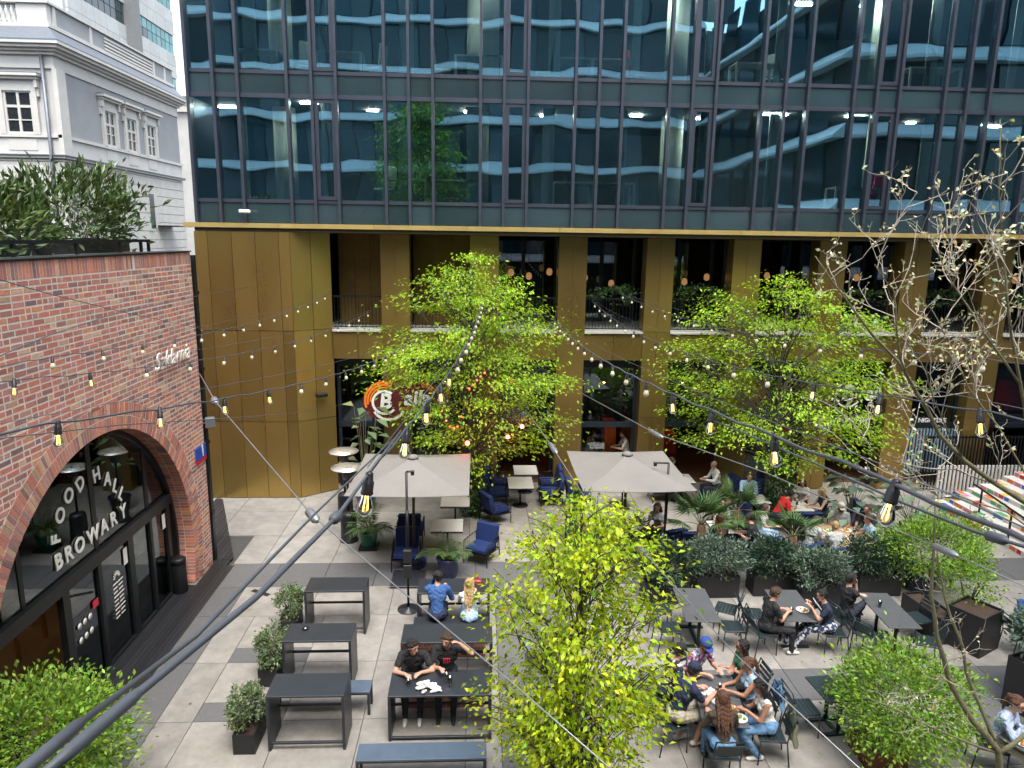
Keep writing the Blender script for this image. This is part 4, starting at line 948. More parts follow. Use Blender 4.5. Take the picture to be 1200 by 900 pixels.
# loggia plants
for k in range(3, 9):
    shrub('hanging_plant', 'green plant trailing over the loggia railing in bay %d' % 0 if False else 'green plants trailing over the railing, ' + ('left of the third pillar', 'between third and fourth pillars', 'above the right tree top', 'right of the right tree top', 'behind the bare branches', 'at the right picture edge')[k-3], (CX[k-1]+1.35, 22.35, 6.0), (.8, .14, .28), 520, .11, L_palm, 'plants on the loggia railing', seed=80+k, clump=26, stems=0, cat='plant')
# budding bare trees at the right, grown from their main limbs
def px3(x, y, Y):
    d = _f+_r*((x-600)/F_PX)+_u*((450-y)/F_PX); return Vector((0, 0, CAMH))+d*(Y/d.y)
def bud_tree(label, base, limbs, seed, ntw, twl, bark, nleaf, lsz, group='budding trees at the right'):
    R = random.Random(seed); t = thing('budding_tree', label, 'tree', base, 0, group); b = Vector(base); lb = MB(); tw = MB(); P = []; D = []
    for k, (pts, r0, r1) in enumerate(limbs):
        q = [Vector(p)-b for p in pts]; n = len(q)
        # smooth the limb by midpoint refinement
        s = [q[0]]
        for a, c in zip(q, q[1:]): s += [a.lerp(c, .5)+Vector((R.uniform(-.012, .012), 0, R.uniform(-.012, .012))), c]
        rr = [.64*(r0+(r1-r0)*i/(len(s)-1)) for i in range(len(s))]; lb = MB(); lb.tube(s, rr, 7)
        lb.build('trunk' if k == 0 else 'limb', bark, t, False)
        for i in range(ntw[k] if isinstance(ntw, (list, tuple)) else ntw):
            u = R.uniform(.12, 1)*(len(s)-1.001); i0 = int(u); p = s[i0].lerp(s[i0+1], u-i0); d = (s[i0+1]-s[i0]).normalized()
            def grow(p, d, l, depth):
                pts = [p]; v = d.copy()
                for j in range(5):
                    v = (v+Vector((R.gauss(0, .20), R.gauss(0, .20), R.gauss(.07, .16)))).normalized(); pts.append(pts[-1]+v*l/5)
                r = .0055 if depth == 2 else .0036 if depth == 1 else .0024
                tw.tube(pts, [r*(1-.12*j) for j in range(6)], 4, False)
                if depth:
                    for j in (2, 3, 4, 5):
                        if R.random() < .8: grow(pts[j], (v+Vector((R.gauss(0, .75), R.gauss(0, .6), R.gauss(.1, .6)))).normalized(), l*R.uniform(.3, .6), depth-1)
                for j in (3, 4, 5):
                    if R.random() < (.5 if j < 5 else .95):
                        for _ in range(R.randint(1, 3)): P.append(pts[j]); D.append(Vector((R.gauss(0, 1), R.gauss(0, 1), R.gauss(.4, .8))))
            grow(p, (d+Vector((R.gauss(0, .7), R.gauss(0, .6), R.gauss(.2, .6)))).normalized(), twl*R.uniform(.5, 1.2), 2 if twl > .5 else 1)
    tw.build('twigs', M_twig, t, False)
    keepn = min(nleaf, len(P)); idx = R.sample(range(len(P)), keepn); n = keepn; Ln = lsz*NR.uniform(.5, 1.3, n)
    link('buds', leaf_mesh('buds', L_bud, np.array([list(P[i]) for i in idx]), np.array([list(D[i]) for i in idx]), rdir(n, .5), Ln, Ln*.55, tints(n, .2, .18)), t); return t
Y1 = 6.9
A = lambda *q: [px3(x, y, Y) for x, y, Y in q]
bud_tree('slender bare forked tree at the lower right, in front of the woman in blue', (px3(1172, 905, Y1).x, Y1, 0), [
    ([Vector((px3(1172, 905, Y1).x, Y1, 0)), px3(1174, 960, Y1), px3(1170, 880, Y1), px3(1140, 845, Y1), px3(1112, 797, Y1), px3(1098, 747, Y1), px3(1091, 697, Y1), px3(1094, 650, Y1), px3(1096, 590, Y1)], .075, .016),
    (A((1164, 868, Y1), (1150, 830, 7.0), (1133, 790, 7.1), (1128, 757, 7.1), (1113, 720, 7.15), (1103, 680, 7.2), (1098, 640, 7.2)), .040, .014),
    (A((1168, 882, Y1), (1133, 870, 6.8), (1093, 853, 6.7), (1053, 833, 6.6), (1010, 815, 6.5)), .026, .008),
    (A((1172, 882, Y1), (1200, 862, 6.95), (1235, 838, 7)), .045, .03),
    (A((1108, 792, Y1), (1095, 806, 6.8), (1065, 818, 6.7), (1020, 826, 6.6)), .012, .006),
    (A((1131, 775, 7.1), (1122, 770, 6.9), (1112, 774, 6.8), (1098, 800, 6.6)), .010, .007)], 5, 6, .42, M_barkg, 80, .05)
bud_tree('wide bare branching tree with pale buds before the right end of the facade', (6.6, 6.2, 0), [
    ([Vector((6.6, 6.2, 0)), Vector((6.55, 6.2, 2.5)), Vector((6.3, 6.25, 4.2)), px3(1290, 640, 6.3), px3(1230, 605, 6.35), px3(1167, 567, 6.4), px3(1130, 540, 6.4), px3(1100, 508, 6.4), px3(1072, 457, 6.4), px3(1052, 423, 6.4), px3(1022, 392, 6.4), px3(998, 360, 6.4), px3(975, 330, 6.4), px3(955, 300, 6.4)], .06, .007),
    (A((1075, 462, 6.4), (1055, 420, 6.3), (1050, 380, 6.2), (1047, 340, 6.2), (1025, 310, 6.1)), .016, .006),
    (A((1230, 605, 6.35), (1205, 520, 6.0), (1192, 430, 5.9), (1180, 350, 5.8), (1174, 290, 5.8), (1170, 220, 5.7), (1172, 140, 5.7)), .028, .006),
    (A((1195, 450, 5.9), (1160, 400, 6.0), (1128, 350, 6.1), (1105, 310, 6.1), (1090, 275, 6.1)), .018, .006),
    (A((1230, 605, 6.35), (1170, 500, 6.5), (1135, 455, 6.6), (1110, 400, 6.7), (1090, 360, 6.7)), .016, .006),
    (A((1215, 560, 6.2), (1212, 480, 5.6), (1205, 400, 5.4), (1200, 330, 5.3), (1210, 250, 5.2)), .02, .006),
    (A((1167, 567, 6.4), (1120, 550, 6.6), (1075, 548, 6.8), (1030, 535, 6.9), (1000, 500, 7.0)), .012, .005),
    (A((1130, 540, 6.4), (1095, 470, 6.2), (1085, 430, 6.1), (1110, 370, 6.0)), .012, .005),
    (A((1290, 640, 6.3), (1240, 640, 6.5), (1180, 600, 6.7), (1120, 580, 6.9), (1060, 560, 7.0)), .022, .006)], 17, [6, 6, 9, 10, 9, 8, 7, 6, 5], .6, M_barkg, 1300, .044)
tree('tall_tree', 'tall dark green tree across the court, seen mirrored in the glass facade', (-3.6, -4.2, 0), 17.5, [(7, 1.2), (9, 2.3), (12, 2.7), (14.5, 2.0), (16.3, 1.1), (17.3, .4)], .2, 200, 9000, .26, L_mid, M_bark, (0, 0), seed=21, spray=(.55, .2))

n = 170; P = np.stack([NR.uniform(-5, 11, n), NR.uniform(8.5, 21, n), np.full(n, .012)], 1)
link('fallen_leaves', leaf_mesh('fallen_leaves', L_yel, P, np.stack([NR.normal(size=n), NR.normal(size=n), NR.normal(0, .08, n)], 1), np.tile([0, .05, 1.], (n, 1)), NR.uniform(.03, .07, n), NR.uniform(.02, .04, n), tints(n, .3)*.6), stuff=True)
M_iron = mat('cast_iron', (.05, .05, .052), .6, .5, var=.3, scale=20)
for i, (x, y) in enumerate(((-4.9, 15.2), (1.2, 12.4), (3.1, 8.9))):
    t = thing('drain_cover', ('slim iron drain slot in the pale slab near the dark band', 'iron drain cover in the dark lane under the young tree', 'iron drain cover near the table of seven')[i], 'drain cover', (x, y, .002), radians(60) if i == 0 else 0)
    w = (.06, .25, .25)[i]; a = MB(); a.box(-w, w, -.25, .25, 0, .004); a.build('frame', M_iron, t, False)
    for k in range(5): a = MB(); a.box(-w*.8, w*.8, -.2+.09*k, -.15+.09*k, .0041, .008); a.build('bar', M_black, t, False)
# ================================================================== FURNITURE
M_table = mat('dark_powder_coat', (.030, .034, .041), .38, .1, var=.12, scale=3, obrand=1, dirt=.15)
M_benchtop = mat('sky_sheen_bench_top', (.085, .115, .16), .35, .1, var=.12, scale=4, obrand=1)  # blue-grey stands in for sky reflected on the dark seat tops
M_chair = mat('dark_teal_metal', (.022, .036, .042), .42, .2, var=.12, scale=5)
M_dtable = mat('grey_table_laminate', (.085, .088, .095), .45, var=.1, scale=5, obrand=1, dirt=.12)
M_bluecush = mat('royal_blue_fabric', (.007, .024, .115), .85, var=.2, scale=6, bump=.3, bscale=60)
M_navycush = mat('navy_fabric', (.012, .018, .055), .85, var=.2, scale=6)
M_whitetop = mat('white_marble_top', (.66, .64, .60), .3, var=.06, scale=3)
def P_(name, m, t, *b, ch=.004, **k): a = MB(); a.box(*b, ch=ch); return a.build(name, m, t, False, **k)
def frame_table(label, loc, w, d, h, group, bars):
    t = thing('bar_table', label, 'table', loc, 0, group)
    P_('tabletop', M_table, t, -w/2, w/2, -d/2, d/2, h-.035, h)
    for s in (-1, 1): P_('side_panel', M_table, t, min(s*w/2, s*(w/2-.045)), max(s*w/2, s*(w/2-.045)), -d/2+.002, d/2-.002, 0, h-.036)
    for y, z in bars: P_('crossbar', M_table, t, -w/2+.046, w/2-.046, y-.02, y+.02, z-.02, z+.02)
    return t
BARS = ((.26, .80), (.26, .42), (-.26, .12))
for i, (x, y) in enumerate(((-2.66, 10.33), (-2.82, 11.88), (-2.86, 13.70))):
    frame_table(('nearest black high table left of the picnic tables', 'middle black high table with a small round object on top', 'farthest black high table beside the dark cross band')[i], (x, y, 0), 1.21, .60, .97, 'black high tables in a row', BARS)
a = thing('ashtray', 'small black ashtray on the middle black high table', 'ashtray', (-3.1, 11.98, .97)); b = MB(); b.lathe([(.045, 0), (.06, .03), (.05, .03), (.03, .012), (.001, .012)], n=14); b.build('dish', M_black, a, False)
b = MB(); b.lathe([(.018, .013), (.018, .02), (.001, .022)], n=8); b.build('ash', M_white, a, False)
def bench(label, loc, w, d, h, group, top=M_benchtop):
    t = thing('bench', label, 'bench', loc, 0, group); P_('seat', top, t, -w/2, w/2, -d/2, d/2, h-.035, h)
    for sx in (-1, 1):
        for sy in (-1, 1): P_('leg', M_table, t, sx*(w/2-.025)-.022, sx*(w/2-.025)+.022, sy*(d/2-.025)-.022, sy*(d/2-.025)+.022, 0, h-.036)
    for sy in (-1, 1): P_('rail', M_table, t, -w/2+.05, w/2-.05, sy*(d/2-.025)-.015, sy*(d/2-.025)+.015, h-.07, h-.037)
    return t
bench('bench with painted sky sheen nearest the camera, in front of the seated pair', (-.80, 9.42, 0), 1.93, .36, .45, 'benches with painted sky sheen')
bench('bench with painted sky sheen behind the nearest high table', (-2.60, 11.03, 0), 1.62, .34, .45, 'benches with painted sky sheen')
for i, (x, y, w) in enumerate(((-.575, 10.52, 1.66), (-.53, 12.05, 1.66), (-.47, 13.88, 1.5))):
    frame_table(('near black picnic table with two men and a white jacket', 'empty middle black picnic table', 'far black picnic table with the man in the blue jacket')[i], (x, y, 0), w, .64, .82, 'black picnic tables in a row', ((.28, .70), (.28, .25), (-.29, .05)))
bench('black bench under the man in the blue jacket', (-.5, 13.12, 0), 1.5, .34, .45, 'black benches', M_table)
MBK = {}
def brick_block(label, x0, x1, y0, y1, h):
    t = thing('brick_bench', label, 'bench', ((x0+x1)/2, (y0+y1)/2, 0), 0, 'brick benches between picnic tables'); w, d = x1-x0, y1-y0
    P_('mortar_core', M_mortar, t, -w/2+.008, w/2-.008, -d/2+.008, d/2-.008, 0, h-.05)
    z = .004; r = 0
    while z < h-.1:
        x = -w/2-(.12 if r % 2 else 0)
        while x < w/2-.02:
            a, b = max(x, -w/2), min(x+.238, w/2); x += .25
            if b-a < .04: continue
            v = rnd.randrange(10); k = (round(b-a, 2), v)
            if k not in MBK: m = MB(); m.ct = brick_tint(); m.box(-(b-a)/2, (b-a)/2, -.05, .05, 0, .064, ch=.004); MBK[k] = m.mesh('brick', M_brick)
            link('brick', MBK[k], t, ((a+b)/2, -d/2+.05+rnd.uniform(-.004, .003), z))
        for s in (-1, 1):
            k = ('s', rnd.randrange(6))
            if k not in MBK: m = MB(); m.ct = brick_tint(); m.box(-.05, .05, -.1, .1, 0, .064, ch=.004); MBK[k] = m.mesh('brick', M_brick)
            link('brick', MBK[k], t, (s*(w/2-.045), .05, z))
        z += .077; r += 1
    P_('seat', M_table, t, -w/2-.02, w/2+.02, -d/2-.02, d/2+.02, h-.05, h)
brick_block('low brick bench with black seat under the two men at the near picnic table', -1.25, .18, 11.03, 11.42, .46)
brick_block('low brick bench with black seat behind the empty picnic table', -1.15, .18, 12.55, 12.93, .46)
# dark metal chairs
def make_chair(label, loc, rz, group='dark metal terrace chairs'):
    t = thing('chair', label, 'chair', loc, rz, group)
    for i in range(6): P_('seat_slat', M_chair, t, -.21, .21, -.20+.07*i, -.135+.07*i, .435, .450)
    for s in (-1, 1):
        a = MB(); a.tube([(s*.205, .20, 0), (s*.205, .19, .43)], .012, 6); a.build('front_leg', M_chair, t, False)
        a = MB(); a.tube([(s*.205, -.27, 0), (s*.205, -.21, .43), (s*.205, -.245, .62), (s*.205, -.31, .84)], .012, 6); a.build('rear_leg', M_chair, t, False)
        a = MB(); a.tube([(s*.205, -.21, .425), (s*.205, .19, .425)], .011, 6); a.build('seat_rail', M_chair, t, False)
    for i in range(4):
        z = .58+.065*i; a = MB(); a.cbox((0, -.235-.055*i/2-.006*i, z), (.40, .012, .05), rx=.28); a.build('back_slat', M_chair, t, False)
    a = MB(); a.tube([(-.205, -.31, .84), (.205, -.31, .84)], .012, 6); a.build('top_rail', M_chair, t, False)
    return t
def R(d): return radians(d)
CH0 = None
def chair(label, x, y, deg):          # deg: direction the sitter faces, 0 = away from the camera, 90 = left
    global CH0
    if CH0 is None: CH0 = make_chair(label, (x, y, 0), R(deg)); return CH0
    return dup(CH0, (x, y, 0), R(deg), label)
def pedestal_table(label, loc, w, d, rz, top, group, split=False):
    t = thing('dining_table', label, 'table', loc, rz, group)
    if split: P_('tabletop', top, t, -w/2, w/2, -d/2, -.004, .715, .74); P_('tabletop', top, t, -w/2, w/2, .004, d/2, .715, .74)
    else: P_('tabletop', top, t, -w/2, w/2, -d/2, d/2, .715, .74)
    for s in (-1, 1):
        a = MB(); a.tube([(0, s*d*.27, .04), (0, s*d*.27, .714)], .035, 8); a.build('leg', M_chair, t, False)
        a = MB(); a.cbox((0, s*d*.27, .02), (w*.8, .07, .035)); a.build('foot', M_chair, t, False); 
    P_('foot_rail', M_chair, t, -.035, .035, -d*.27+.036, d*.27-.036, .006, .036); return t
G_T = 'grey terrace tables'
pedestal_table('empty grey table right of the yellow green tree', (4.47, 13.15, 0), .68, 1.36, R(-4), M_dtable, G_T)
pedestal_table('grey table shared by the man in black and the woman in navy', (6.43, 13.08, 0), .68, 1.28, R(-3), M_dtable, G_T)
pedestal_table('grey table of two tops with the cross legged man', (8.32, 12.85, 0), .64, 1.4, R(-4), M_dtable, G_T, True)
pedestal_table('grey table of two tops with the group of seven round it', (3.92, 10.12, 0), .70, 1.34, R(-8), M_dtable, G_T, True)
pedestal_table('dark table half hidden under the round green bush', (5.98, 10.35, 0), .7, .7, R(5), M_chair, G_T)
pedestal_table('dark table with plates before the woman in the blue shirt', (8.45, 8.75, 0), .75, 1.2, R(25), M_dtable, G_T)
chair('chair of the man in the navy shirt', 3.12, 9.97, -78); chair('chair of the woman with her back turned', 3.72, 9.28, -2)
chair('chair of the woman in jeans, with a green jacket over it', 4.62, 9.68, 82); chair('chair of the woman in the light blue top', 4.66, 10.28, 85)
chair('chair of the woman in the green top', 4.70, 10.85, 95); chair('chair of the man in the spotted shirt', 3.10, 10.62, -85); chair('chair of the man in the flowered shirt', 3.72, 11.2, -155)
chair('lone empty chair turned to the round green bush', 5.42, 10.28, -88)
chair('empty chair right of the empty grey table, nearer one', 5.12, 12.80, 85); chair('empty chair right of the empty grey table, farther one', 5.25, 13.52, 60)
chair('empty chair left of the empty grey table, nearer one', 3.82, 12.77, -85); chair('empty chair left of the empty grey table, farther one', 3.85, 13.52, -95)
chair('chair of the man in black with his back half turned', 5.68, 12.62, -80); chair('chair of the woman in navy with patterned trousers', 7.08, 12.58, 82); chair('empty chair between the man in black and the planter', 5.72, 13.3, -100)
chair('empty chair at the near end left of the table of two tops', 7.72, 12.42, -60); chair('empty chair at the near right of the table of two tops', 8.72, 12.2, 70)
chair('chair of the cross legged man', 7.52, 13.05, -75); chair('empty chair against the long planter', 9.08, 13.05, 100)
chair('chair of the woman in the light blue shirt', 7.98, 9.35, -115); chair('chair at the right edge behind the blue shouldered guest', 10.8, 12.4, -90)
# blue armchairs
def make_armchair(label, loc, rz, cush=None):
    t = thing('armchair', label, 'armchair', loc, rz, 'blue cushioned armchairs'); cush = cush or M_bluecush
    a = MB(); a.box(-.29, .29, -.26, .30, .32, .46, ch=.035); a.build('seat_cushion', cush, t, False)
    a = MB(); a.cbox((0, -.31, .66), (.58, .13, .50), ch=.035, rx=.18); a.build('back_cushion', cush, t, False)
    for s in (-1, 1):
        a = MB(); a.tube([(s*.33, .30, 0), (s*.33, .30, .60), (s*.33, -.30, .64), (s*.33, -.36, 0)], .015, 6); a.build('arm_frame', M_black, t, False)
        for k in range(6): a = MB(); a.tube([(s*.33, .22-.09*k, .30), (s*.33, .22-.09*k, .61)], .006, 4); a.build('arm_bar', M_black, t, False)
    a = MB(); a.box(-.33, .33, -.34, .31, .285, .315); a.build('seat_frame', M_black, t, False)
    for k in range(7): a = MB(); a.tube([(-.27+.09*k, -.36, .30), (-.27+.09*k, -.43, .88)], .006, 4); a.build('back_bar', M_black, t, False)
    a = MB(); a.tube([(-.33, -.43, .88), (.33, -.43, .88)], .012, 6); a.build('back_rail', M_black, t, False)
    return t
AC0 = None
def armchair(label, x, y, deg):
    global AC0
    if AC0 is None: AC0 = make_armchair(label, (x, y, 0), R(deg)); return AC0
    return dup(AC0, (x, y, 0), R(deg), label)
armchair('blue armchair facing the picnic tables under the left parasol', -1.72, 16.45, 180); armchair('blue armchair beside the ivy, right of the potted palm', .12, 16.75, 150)
armchair('blue armchair left of the white table by the left tree', .62, 20.75, -90); armchair('blue armchair right of the white table by the left tree', 2.25, 20.7, 90)
armchair('blue armchair nearest the ivy foot', .55, 19.35, -60); armchair('blue armchair at the window behind the left tree', .7, 21.6, -90); armchair('blue armchair at the window beside the middle pillar', 2.3, 21.6, 90)
armchair('blue armchair under the left parasol, its back to the heaters', -1.75, 18.0, 0)
for x, y, d, l in ((5.4, 16.75, 0, 'behind the tall fan palm'), (6.1, 16.3, -20, 'of the long haired woman'), (7.15, 16.35, 20, 'of the man in the black tee by the shaggy palm'), (7.95, 15.95, 30, 'at the near side of the round table'), (8.7, 15.75, 0, 'beside the small palm at the round table'), (10.35, 16.55, 90, 'at the right of the round table'), (7.35, 19.0, 90, 'of the bearded man in black'), (8.75, 20.0, 180, 'behind the guest in red'), (10.35, 18.5, 90, 'of the blonde woman'), (9.0, 18.0, 0, 'before the second row'), (7.6, 20.6, 100, 'of the man in white at the window'), (5.8, 21.0, -90, 'at the window behind the right parasol'), (4.9, 16.9, 20, 'under the right parasol'), (3.1, 20.4, -90, 'behind the teal screen')): armchair('blue armchair ' + l, x, y, d)
def white_table(label, x, y, w=.7, d=.75, rz=0.):
    t = thing('bistro_table', label, 'table', (x, y, 0), rz, 'white topped tables'); P_('tabletop', M_whitetop, t, -w/2, w/2, -d/2, d/2, .715, .74)
    P_('edge', M_black, t, -w/2-.004, w/2+.004, -d/2-.004, d/2+.004, .68, .714)
    a = MB(); a.tube([(0, 0, .02), (0, 0, .68)], .028, 8); a.build('leg', M_black, t, False); a = MB(); a.lathe([(.24, 0), (.24, .015), (.05, .03), (.001, .03)], n=16); a.build('foot', M_black, t, False); return t
for x, y, l, w, d in ((1.32, 20.55, 'white table between blue armchairs by the left tree', .75, 1.0), (1.55, 21.75, 'white table at the window behind the left tree', .75, .9), (-.75, 17.3, 'white table under the left parasol', .8, .8), (6.3, 20.9, 'white table of the two men at the window', .8, .8), (8.0, 19.1, 'white table beside the leafy column', .7, .7), (8.95, 18.55, 'white table between the guest in red and the blonde woman', .75, .75), (6.45, 17.1, 'white table before the long haired woman', .8, .8), (4.4, 20.3, 'white table behind the right parasol', .8, .8), (4.4, 22.9, 'white table just inside the shop front', .8, .8), (-.6, 19.0, 'white table at the back of the left parasol', .8, .8)): white_table(l, x, y, w, d)
t = thing('round_table', 'big round table laden with food and glasses', 'table', (9.25, 16.55, 0)); a = MB(); a.lathe([(.001, .70), (.74, .70), (.76, .72), (.74, .74), (.001, .74)], n=28); a.build('tabletop', mat('oak_top', (.42, .30, .18), .5, var=.2, scale=3, stretch=(1, 7, 1)), t, False)
a = MB(); a.tube([(0, 0, .02), (0, 0, .70)], .05, 10); a.build('leg', M_black, t, False); a = MB(); a.lathe([(.4, 0), (.4, .02), (.001, .03)], n=20); a.build('foot', M_black, t, False)
# parasols
M_canvas = mat('taupe_canvas', (.205, .193, .18), .9, var=.08, scale=2.5, bump=.15, bscale=200, dirt=.10)
def parasol(label, cx, cy, w, d, ze, zp, pole=True):
    t = thing('parasol', label, 'parasol', (cx, cy, 0), 0, 'taupe square parasols'); x, y = w/2, d/2; n = 6
    c = [(-x, -y), (x, -y), (x, y), (-x, y)]
    for k in range(4):          # four sagging canvas panels
        a, b = Vector((*c[k], ze)), Vector((*c[(k+1) % 4], ze)); p = Vector((0, 0, zp)); vs = []; fs = []
        for i in range(n+1):
            for j in range(n+1):
                u, v = i/n, j/n; q = a.lerp(b, v); q = p.lerp(q, u); q.z -= .10*sin(pi*v)*u*u*.35+.10*sin(pi*u)*.6; vs.append(q)
        for i in range(n):
            for j in range(n): q = i*(n+1)+j; fs.append((q, q+n+1, q+n+2, q+1))
        m = MB(); m.add(vs, fs, True)
        m.add([q-Vector((0, 0, .012)) for q in vs], [f[::-1] for f in fs], True); m.build('canopy_panel', M_canvas, t, False)
        e = MB(); e.add([a, b, b-Vector((0, 0, .05)), a-Vector((0, 0, .05))], [(0, 1, 2, 3)]); 
        r = MB(); r.tube([p-Vector((0, 0, .12)), p.lerp(Vector((*c[k], ze)), .5)-Vector((0, 0, .14)), Vector((*c[k], ze-.03))], .012, 5); r.build('rib', M_rail, t, False)
    a = MB(); a.lathe([(.14, zp-.03), (.12, zp+.03), (.03, zp+.06), (.001, zp+.06)], n=12); a.build('top_cap', M_canvas, t, False)
    a = MB(); a.tube([(0, 0, .05), (0, 0, zp-.02)], .035, 8); a.build('pole', mat('brown_pole', (.07, .04, .025), .6), t, False)
    a = MB(); a.lathe([(.30, 0), (.33, .35), (.30, .36), (.05, .36)], n=18); a.build('base_pot', M_blueglaze, t, False); return t
parasol('taupe square parasol at the left, red light on its corner', -1.54, 16.55, 2.74, 3.12, 2.4, 2.80)
parasol('taupe square parasol at the right, with the teal screen under it', 3.72, 16.8, 2.62, 3.1, 2.4, 2.80)
for i, (x, y, h, lab) in enumerate(((-1.48, 14.39, 3.15, 'thin black lamp post with two boxes before the left parasol'), (4.6, 16.2, 2.75, 'thin black lamp post with a short arm at the right parasol'))):
    t = thing('lamp_post', lab, 'lamp post', (x, y, 0)); a = MB(); a.lathe([(.24, 0), (.24, .02), (.03, .03), (.03, .06)], n=22); a.build('base', M_table, t, False)
    a = MB(); a.tube([(0, 0, .03), (0, 0, h)], .026, 8); a.build('pole', M_black, t, False)
    a = MB(); a.tube([(0, 0, h), ((.12, -.32)[i], 0, h+.01)], .02, 6); a.build('arm', M_black, t, False); a = MB(); a.cbox(((.13, -.33)[i], 0, h-.02), (.07, .07, .10), ch=.01); a.build('lamp_head', M_black, t, False)
    if i == 0:
        for z in (.78, 1.12): P_('control_box', M_planter, t, -.085, .085, -.10, .02, z, z+.30, ch=.01)
        a = MB(); a.tube([(0, 0, 1.5), (0, 0, 2.3)], .034, 8); a.build('sleeve', M_black, t, False)
    else: a = MB(); a.tube([(0, 0, 1.2), (0, 0, 2.0)], .04, 8); a.build('sleeve', M_black, t, False)
P_('floor_plate', M_table, thing('floor_plate', 'black square steel plate lying beside the lamp post', 'plate', (-1.62, 15.75, 0)), -.38, .38, -.42, .42, .006, .06, ch=.006)
t = thing('privacy_screen', 'teal fabric screen standing left of the right parasol', 'screen', (2.42, 16.7, 0), R(70)); P_('panel', mat('teal_fabric', (.01, .25, .24), .8, var=.15), t, -.85, .85, -.012, .012, .35, 1.9)
for s in (-1, 1): P_('post', M_black, t, s*.87-.02, s*.87+.02, -.02, .02, 0, 1.95); P_('foot', M_black, t, s*.87-.03, s*.87+.03, -.25, .25, .0, .03) if False else None
# patio heaters
M_alu = mat('brushed_aluminium', (.62, .60, .57), .3, .75, var=.08)
for i, (x, y) in enumerate(((-3.40, 18.05), (-3.75, 19.5))):
    t = thing('patio_heater', ('nearer mushroom patio heater left of the left parasol', 'farther mushroom patio heater beside the tall pale plant')[i], 'heater', (x, y, 0), 0, 'mushroom patio heaters')
    a = MB(); a.lathe([(.24, 0), (.25, .04), (.22, .06), (.21, .72), (.18, .80), (.05, .84)], n=20); a.build('tank_cover', M_black, t, False)
    a = MB(); a.tube([(0, 0, .82), (0, 0, 1.75)], .032, 10); a.build('pole', M_black, t, False); a = MB(); a.lathe([(.10, 1.72), (.13, 1.8), (.13, 1.98), (.06, 2.02)], n=14); a.build('burner', mat('burner_mesh', (.14, .13, .12), .4, .8), t, False)
    a = MB(); a.lathe([(.42, 2.03), (.41, 2.05), (.2, 2.11), (.03, 2.14), (.001, 2.14)], n=26); a.build('reflector', M_alu, t, False)
# slatted fence and painted steps at the right
t = thing('slat_fence', 'fence of thin white upright slats behind the painted steps', 'fence', (16.5, 20.9, 0)); M_slatw = mat('white_slat', (.66, .65, .62), .6, var=.08)
x = 14.6
while x < 19.6: P_('slat', M_slatw, t, -.03, .03, -.02, .02, .05, 1.15, ch=0, loc=(x-16.5, 0, 0)); x += .125
for z in (.2, 1.0): P_('rail', M_black, t, -1.95, 3.1, .021, .05, z, z+.05)
t = thing('dark_slat_fence', 'tall fence of black upright bars at the shop front on the right', 'fence', (17, 21.7, 0)); x = 14.6
while x < 19.8: P_('slat', M_rail, t, -.02, .02, -.015, .015, .05, 1.9, ch=0, loc=(x-17, 0, 0)); x += .11
P_('rail', M_rail, t, -2.5, 2.9, .016, .04, 1.8, 1.86)
t = thing('painted_steps', 'white steps with risers painted in bright patches at the right edge', 'steps', (14.3, 18, 0)); cols = [mat('paint_'+n, c, .6) for n, c in (('red', (.5, .03, .03)), ('orange', (.65, .16, .02)), ('yellow', (.7, .5, .03)), ('blue', (.03, .13, .5)), ('green', (.1, .35, .15)), ('pink', (.6, .2, .3)))]
for k in range(8):
    x0 = .36*k; h = .13*(k+1); P_('step', mat('white_step_paint', (.66, .64, .60), .7, var=.1, dirt=.15), t, x0, x0+.359, -2.3, 2.6, 0, h, ch=.006)
    y = -2.2
    while y < 2.4:
        l = rnd.uniform(.12, .42)
        if rnd.random() < .6: P_('painted_patch', rnd.choice(cols), t, x0-.004, x0+.0005, y, y+l, h-.12, h-.015, ch=0)
        if rnd.random() < .35: P_('painted_patch', rnd.choice(cols), t, x0+.02, x0+.2, y, y+l, h, h+.003, ch=0)
        y += l+.04
t = thing('handrail', 'black tubular handrail beside the painted steps', 'railing', (14.2, 16.6, 0))
for k in range(3): a = MB(); a.tube([(0, 0, 0), (0, 0, .95)], .028, 6); a.build('post', M_rail, t, False, loc=(0+.3*k, 1.6*k-.6, 0))
a = MB(); a.tube([(-.1, -1.2, .95), (.7, 3.1, .95)], .028, 6); a.build('rail', M_rail, t, False)
# ================================================================== PEOPLE
SK = [mat('skin_fair', (.52, .29, .20), .55, var=.06, scale=12), mat('skin_tan', (.40, .205, .13), .55, var=.06, scale=12), mat('skin_pale', (.58, .35, .26), .55, var=.05, scale=12)]
M_eye = mat('dark_eye', (.03, .02, .02), .3); M_lip = mat('lip', (.36, .11, .10), .5)
M_hair = {k: mat('hair_'+k, c, .45, var=.45, scale=26, stretch=(6, 6, 1), bump=.6, bscale=60) for k, c in (('black', (.014, .011, .010)), ('brown', (.06, .032, .018)), ('chestnut', (.11, .05, .028)), ('blonde', (.40, .27, .13)), ('grey', (.3, .29, .28)))}
M_shoe = {'white': mat('white_sneaker', (.62, .60, .57), .6), 'black': mat('black_shoe', (.02, .02, .022), .5), 'brown': mat('brown_shoe', (.16, .08, .045), .6)}
def cloth(n, c, **k): return mat('cloth_'+n, c, .85, var=k.pop('var', .16), scale=k.pop('scale', 7), bump=.35, bscale=35, **k)
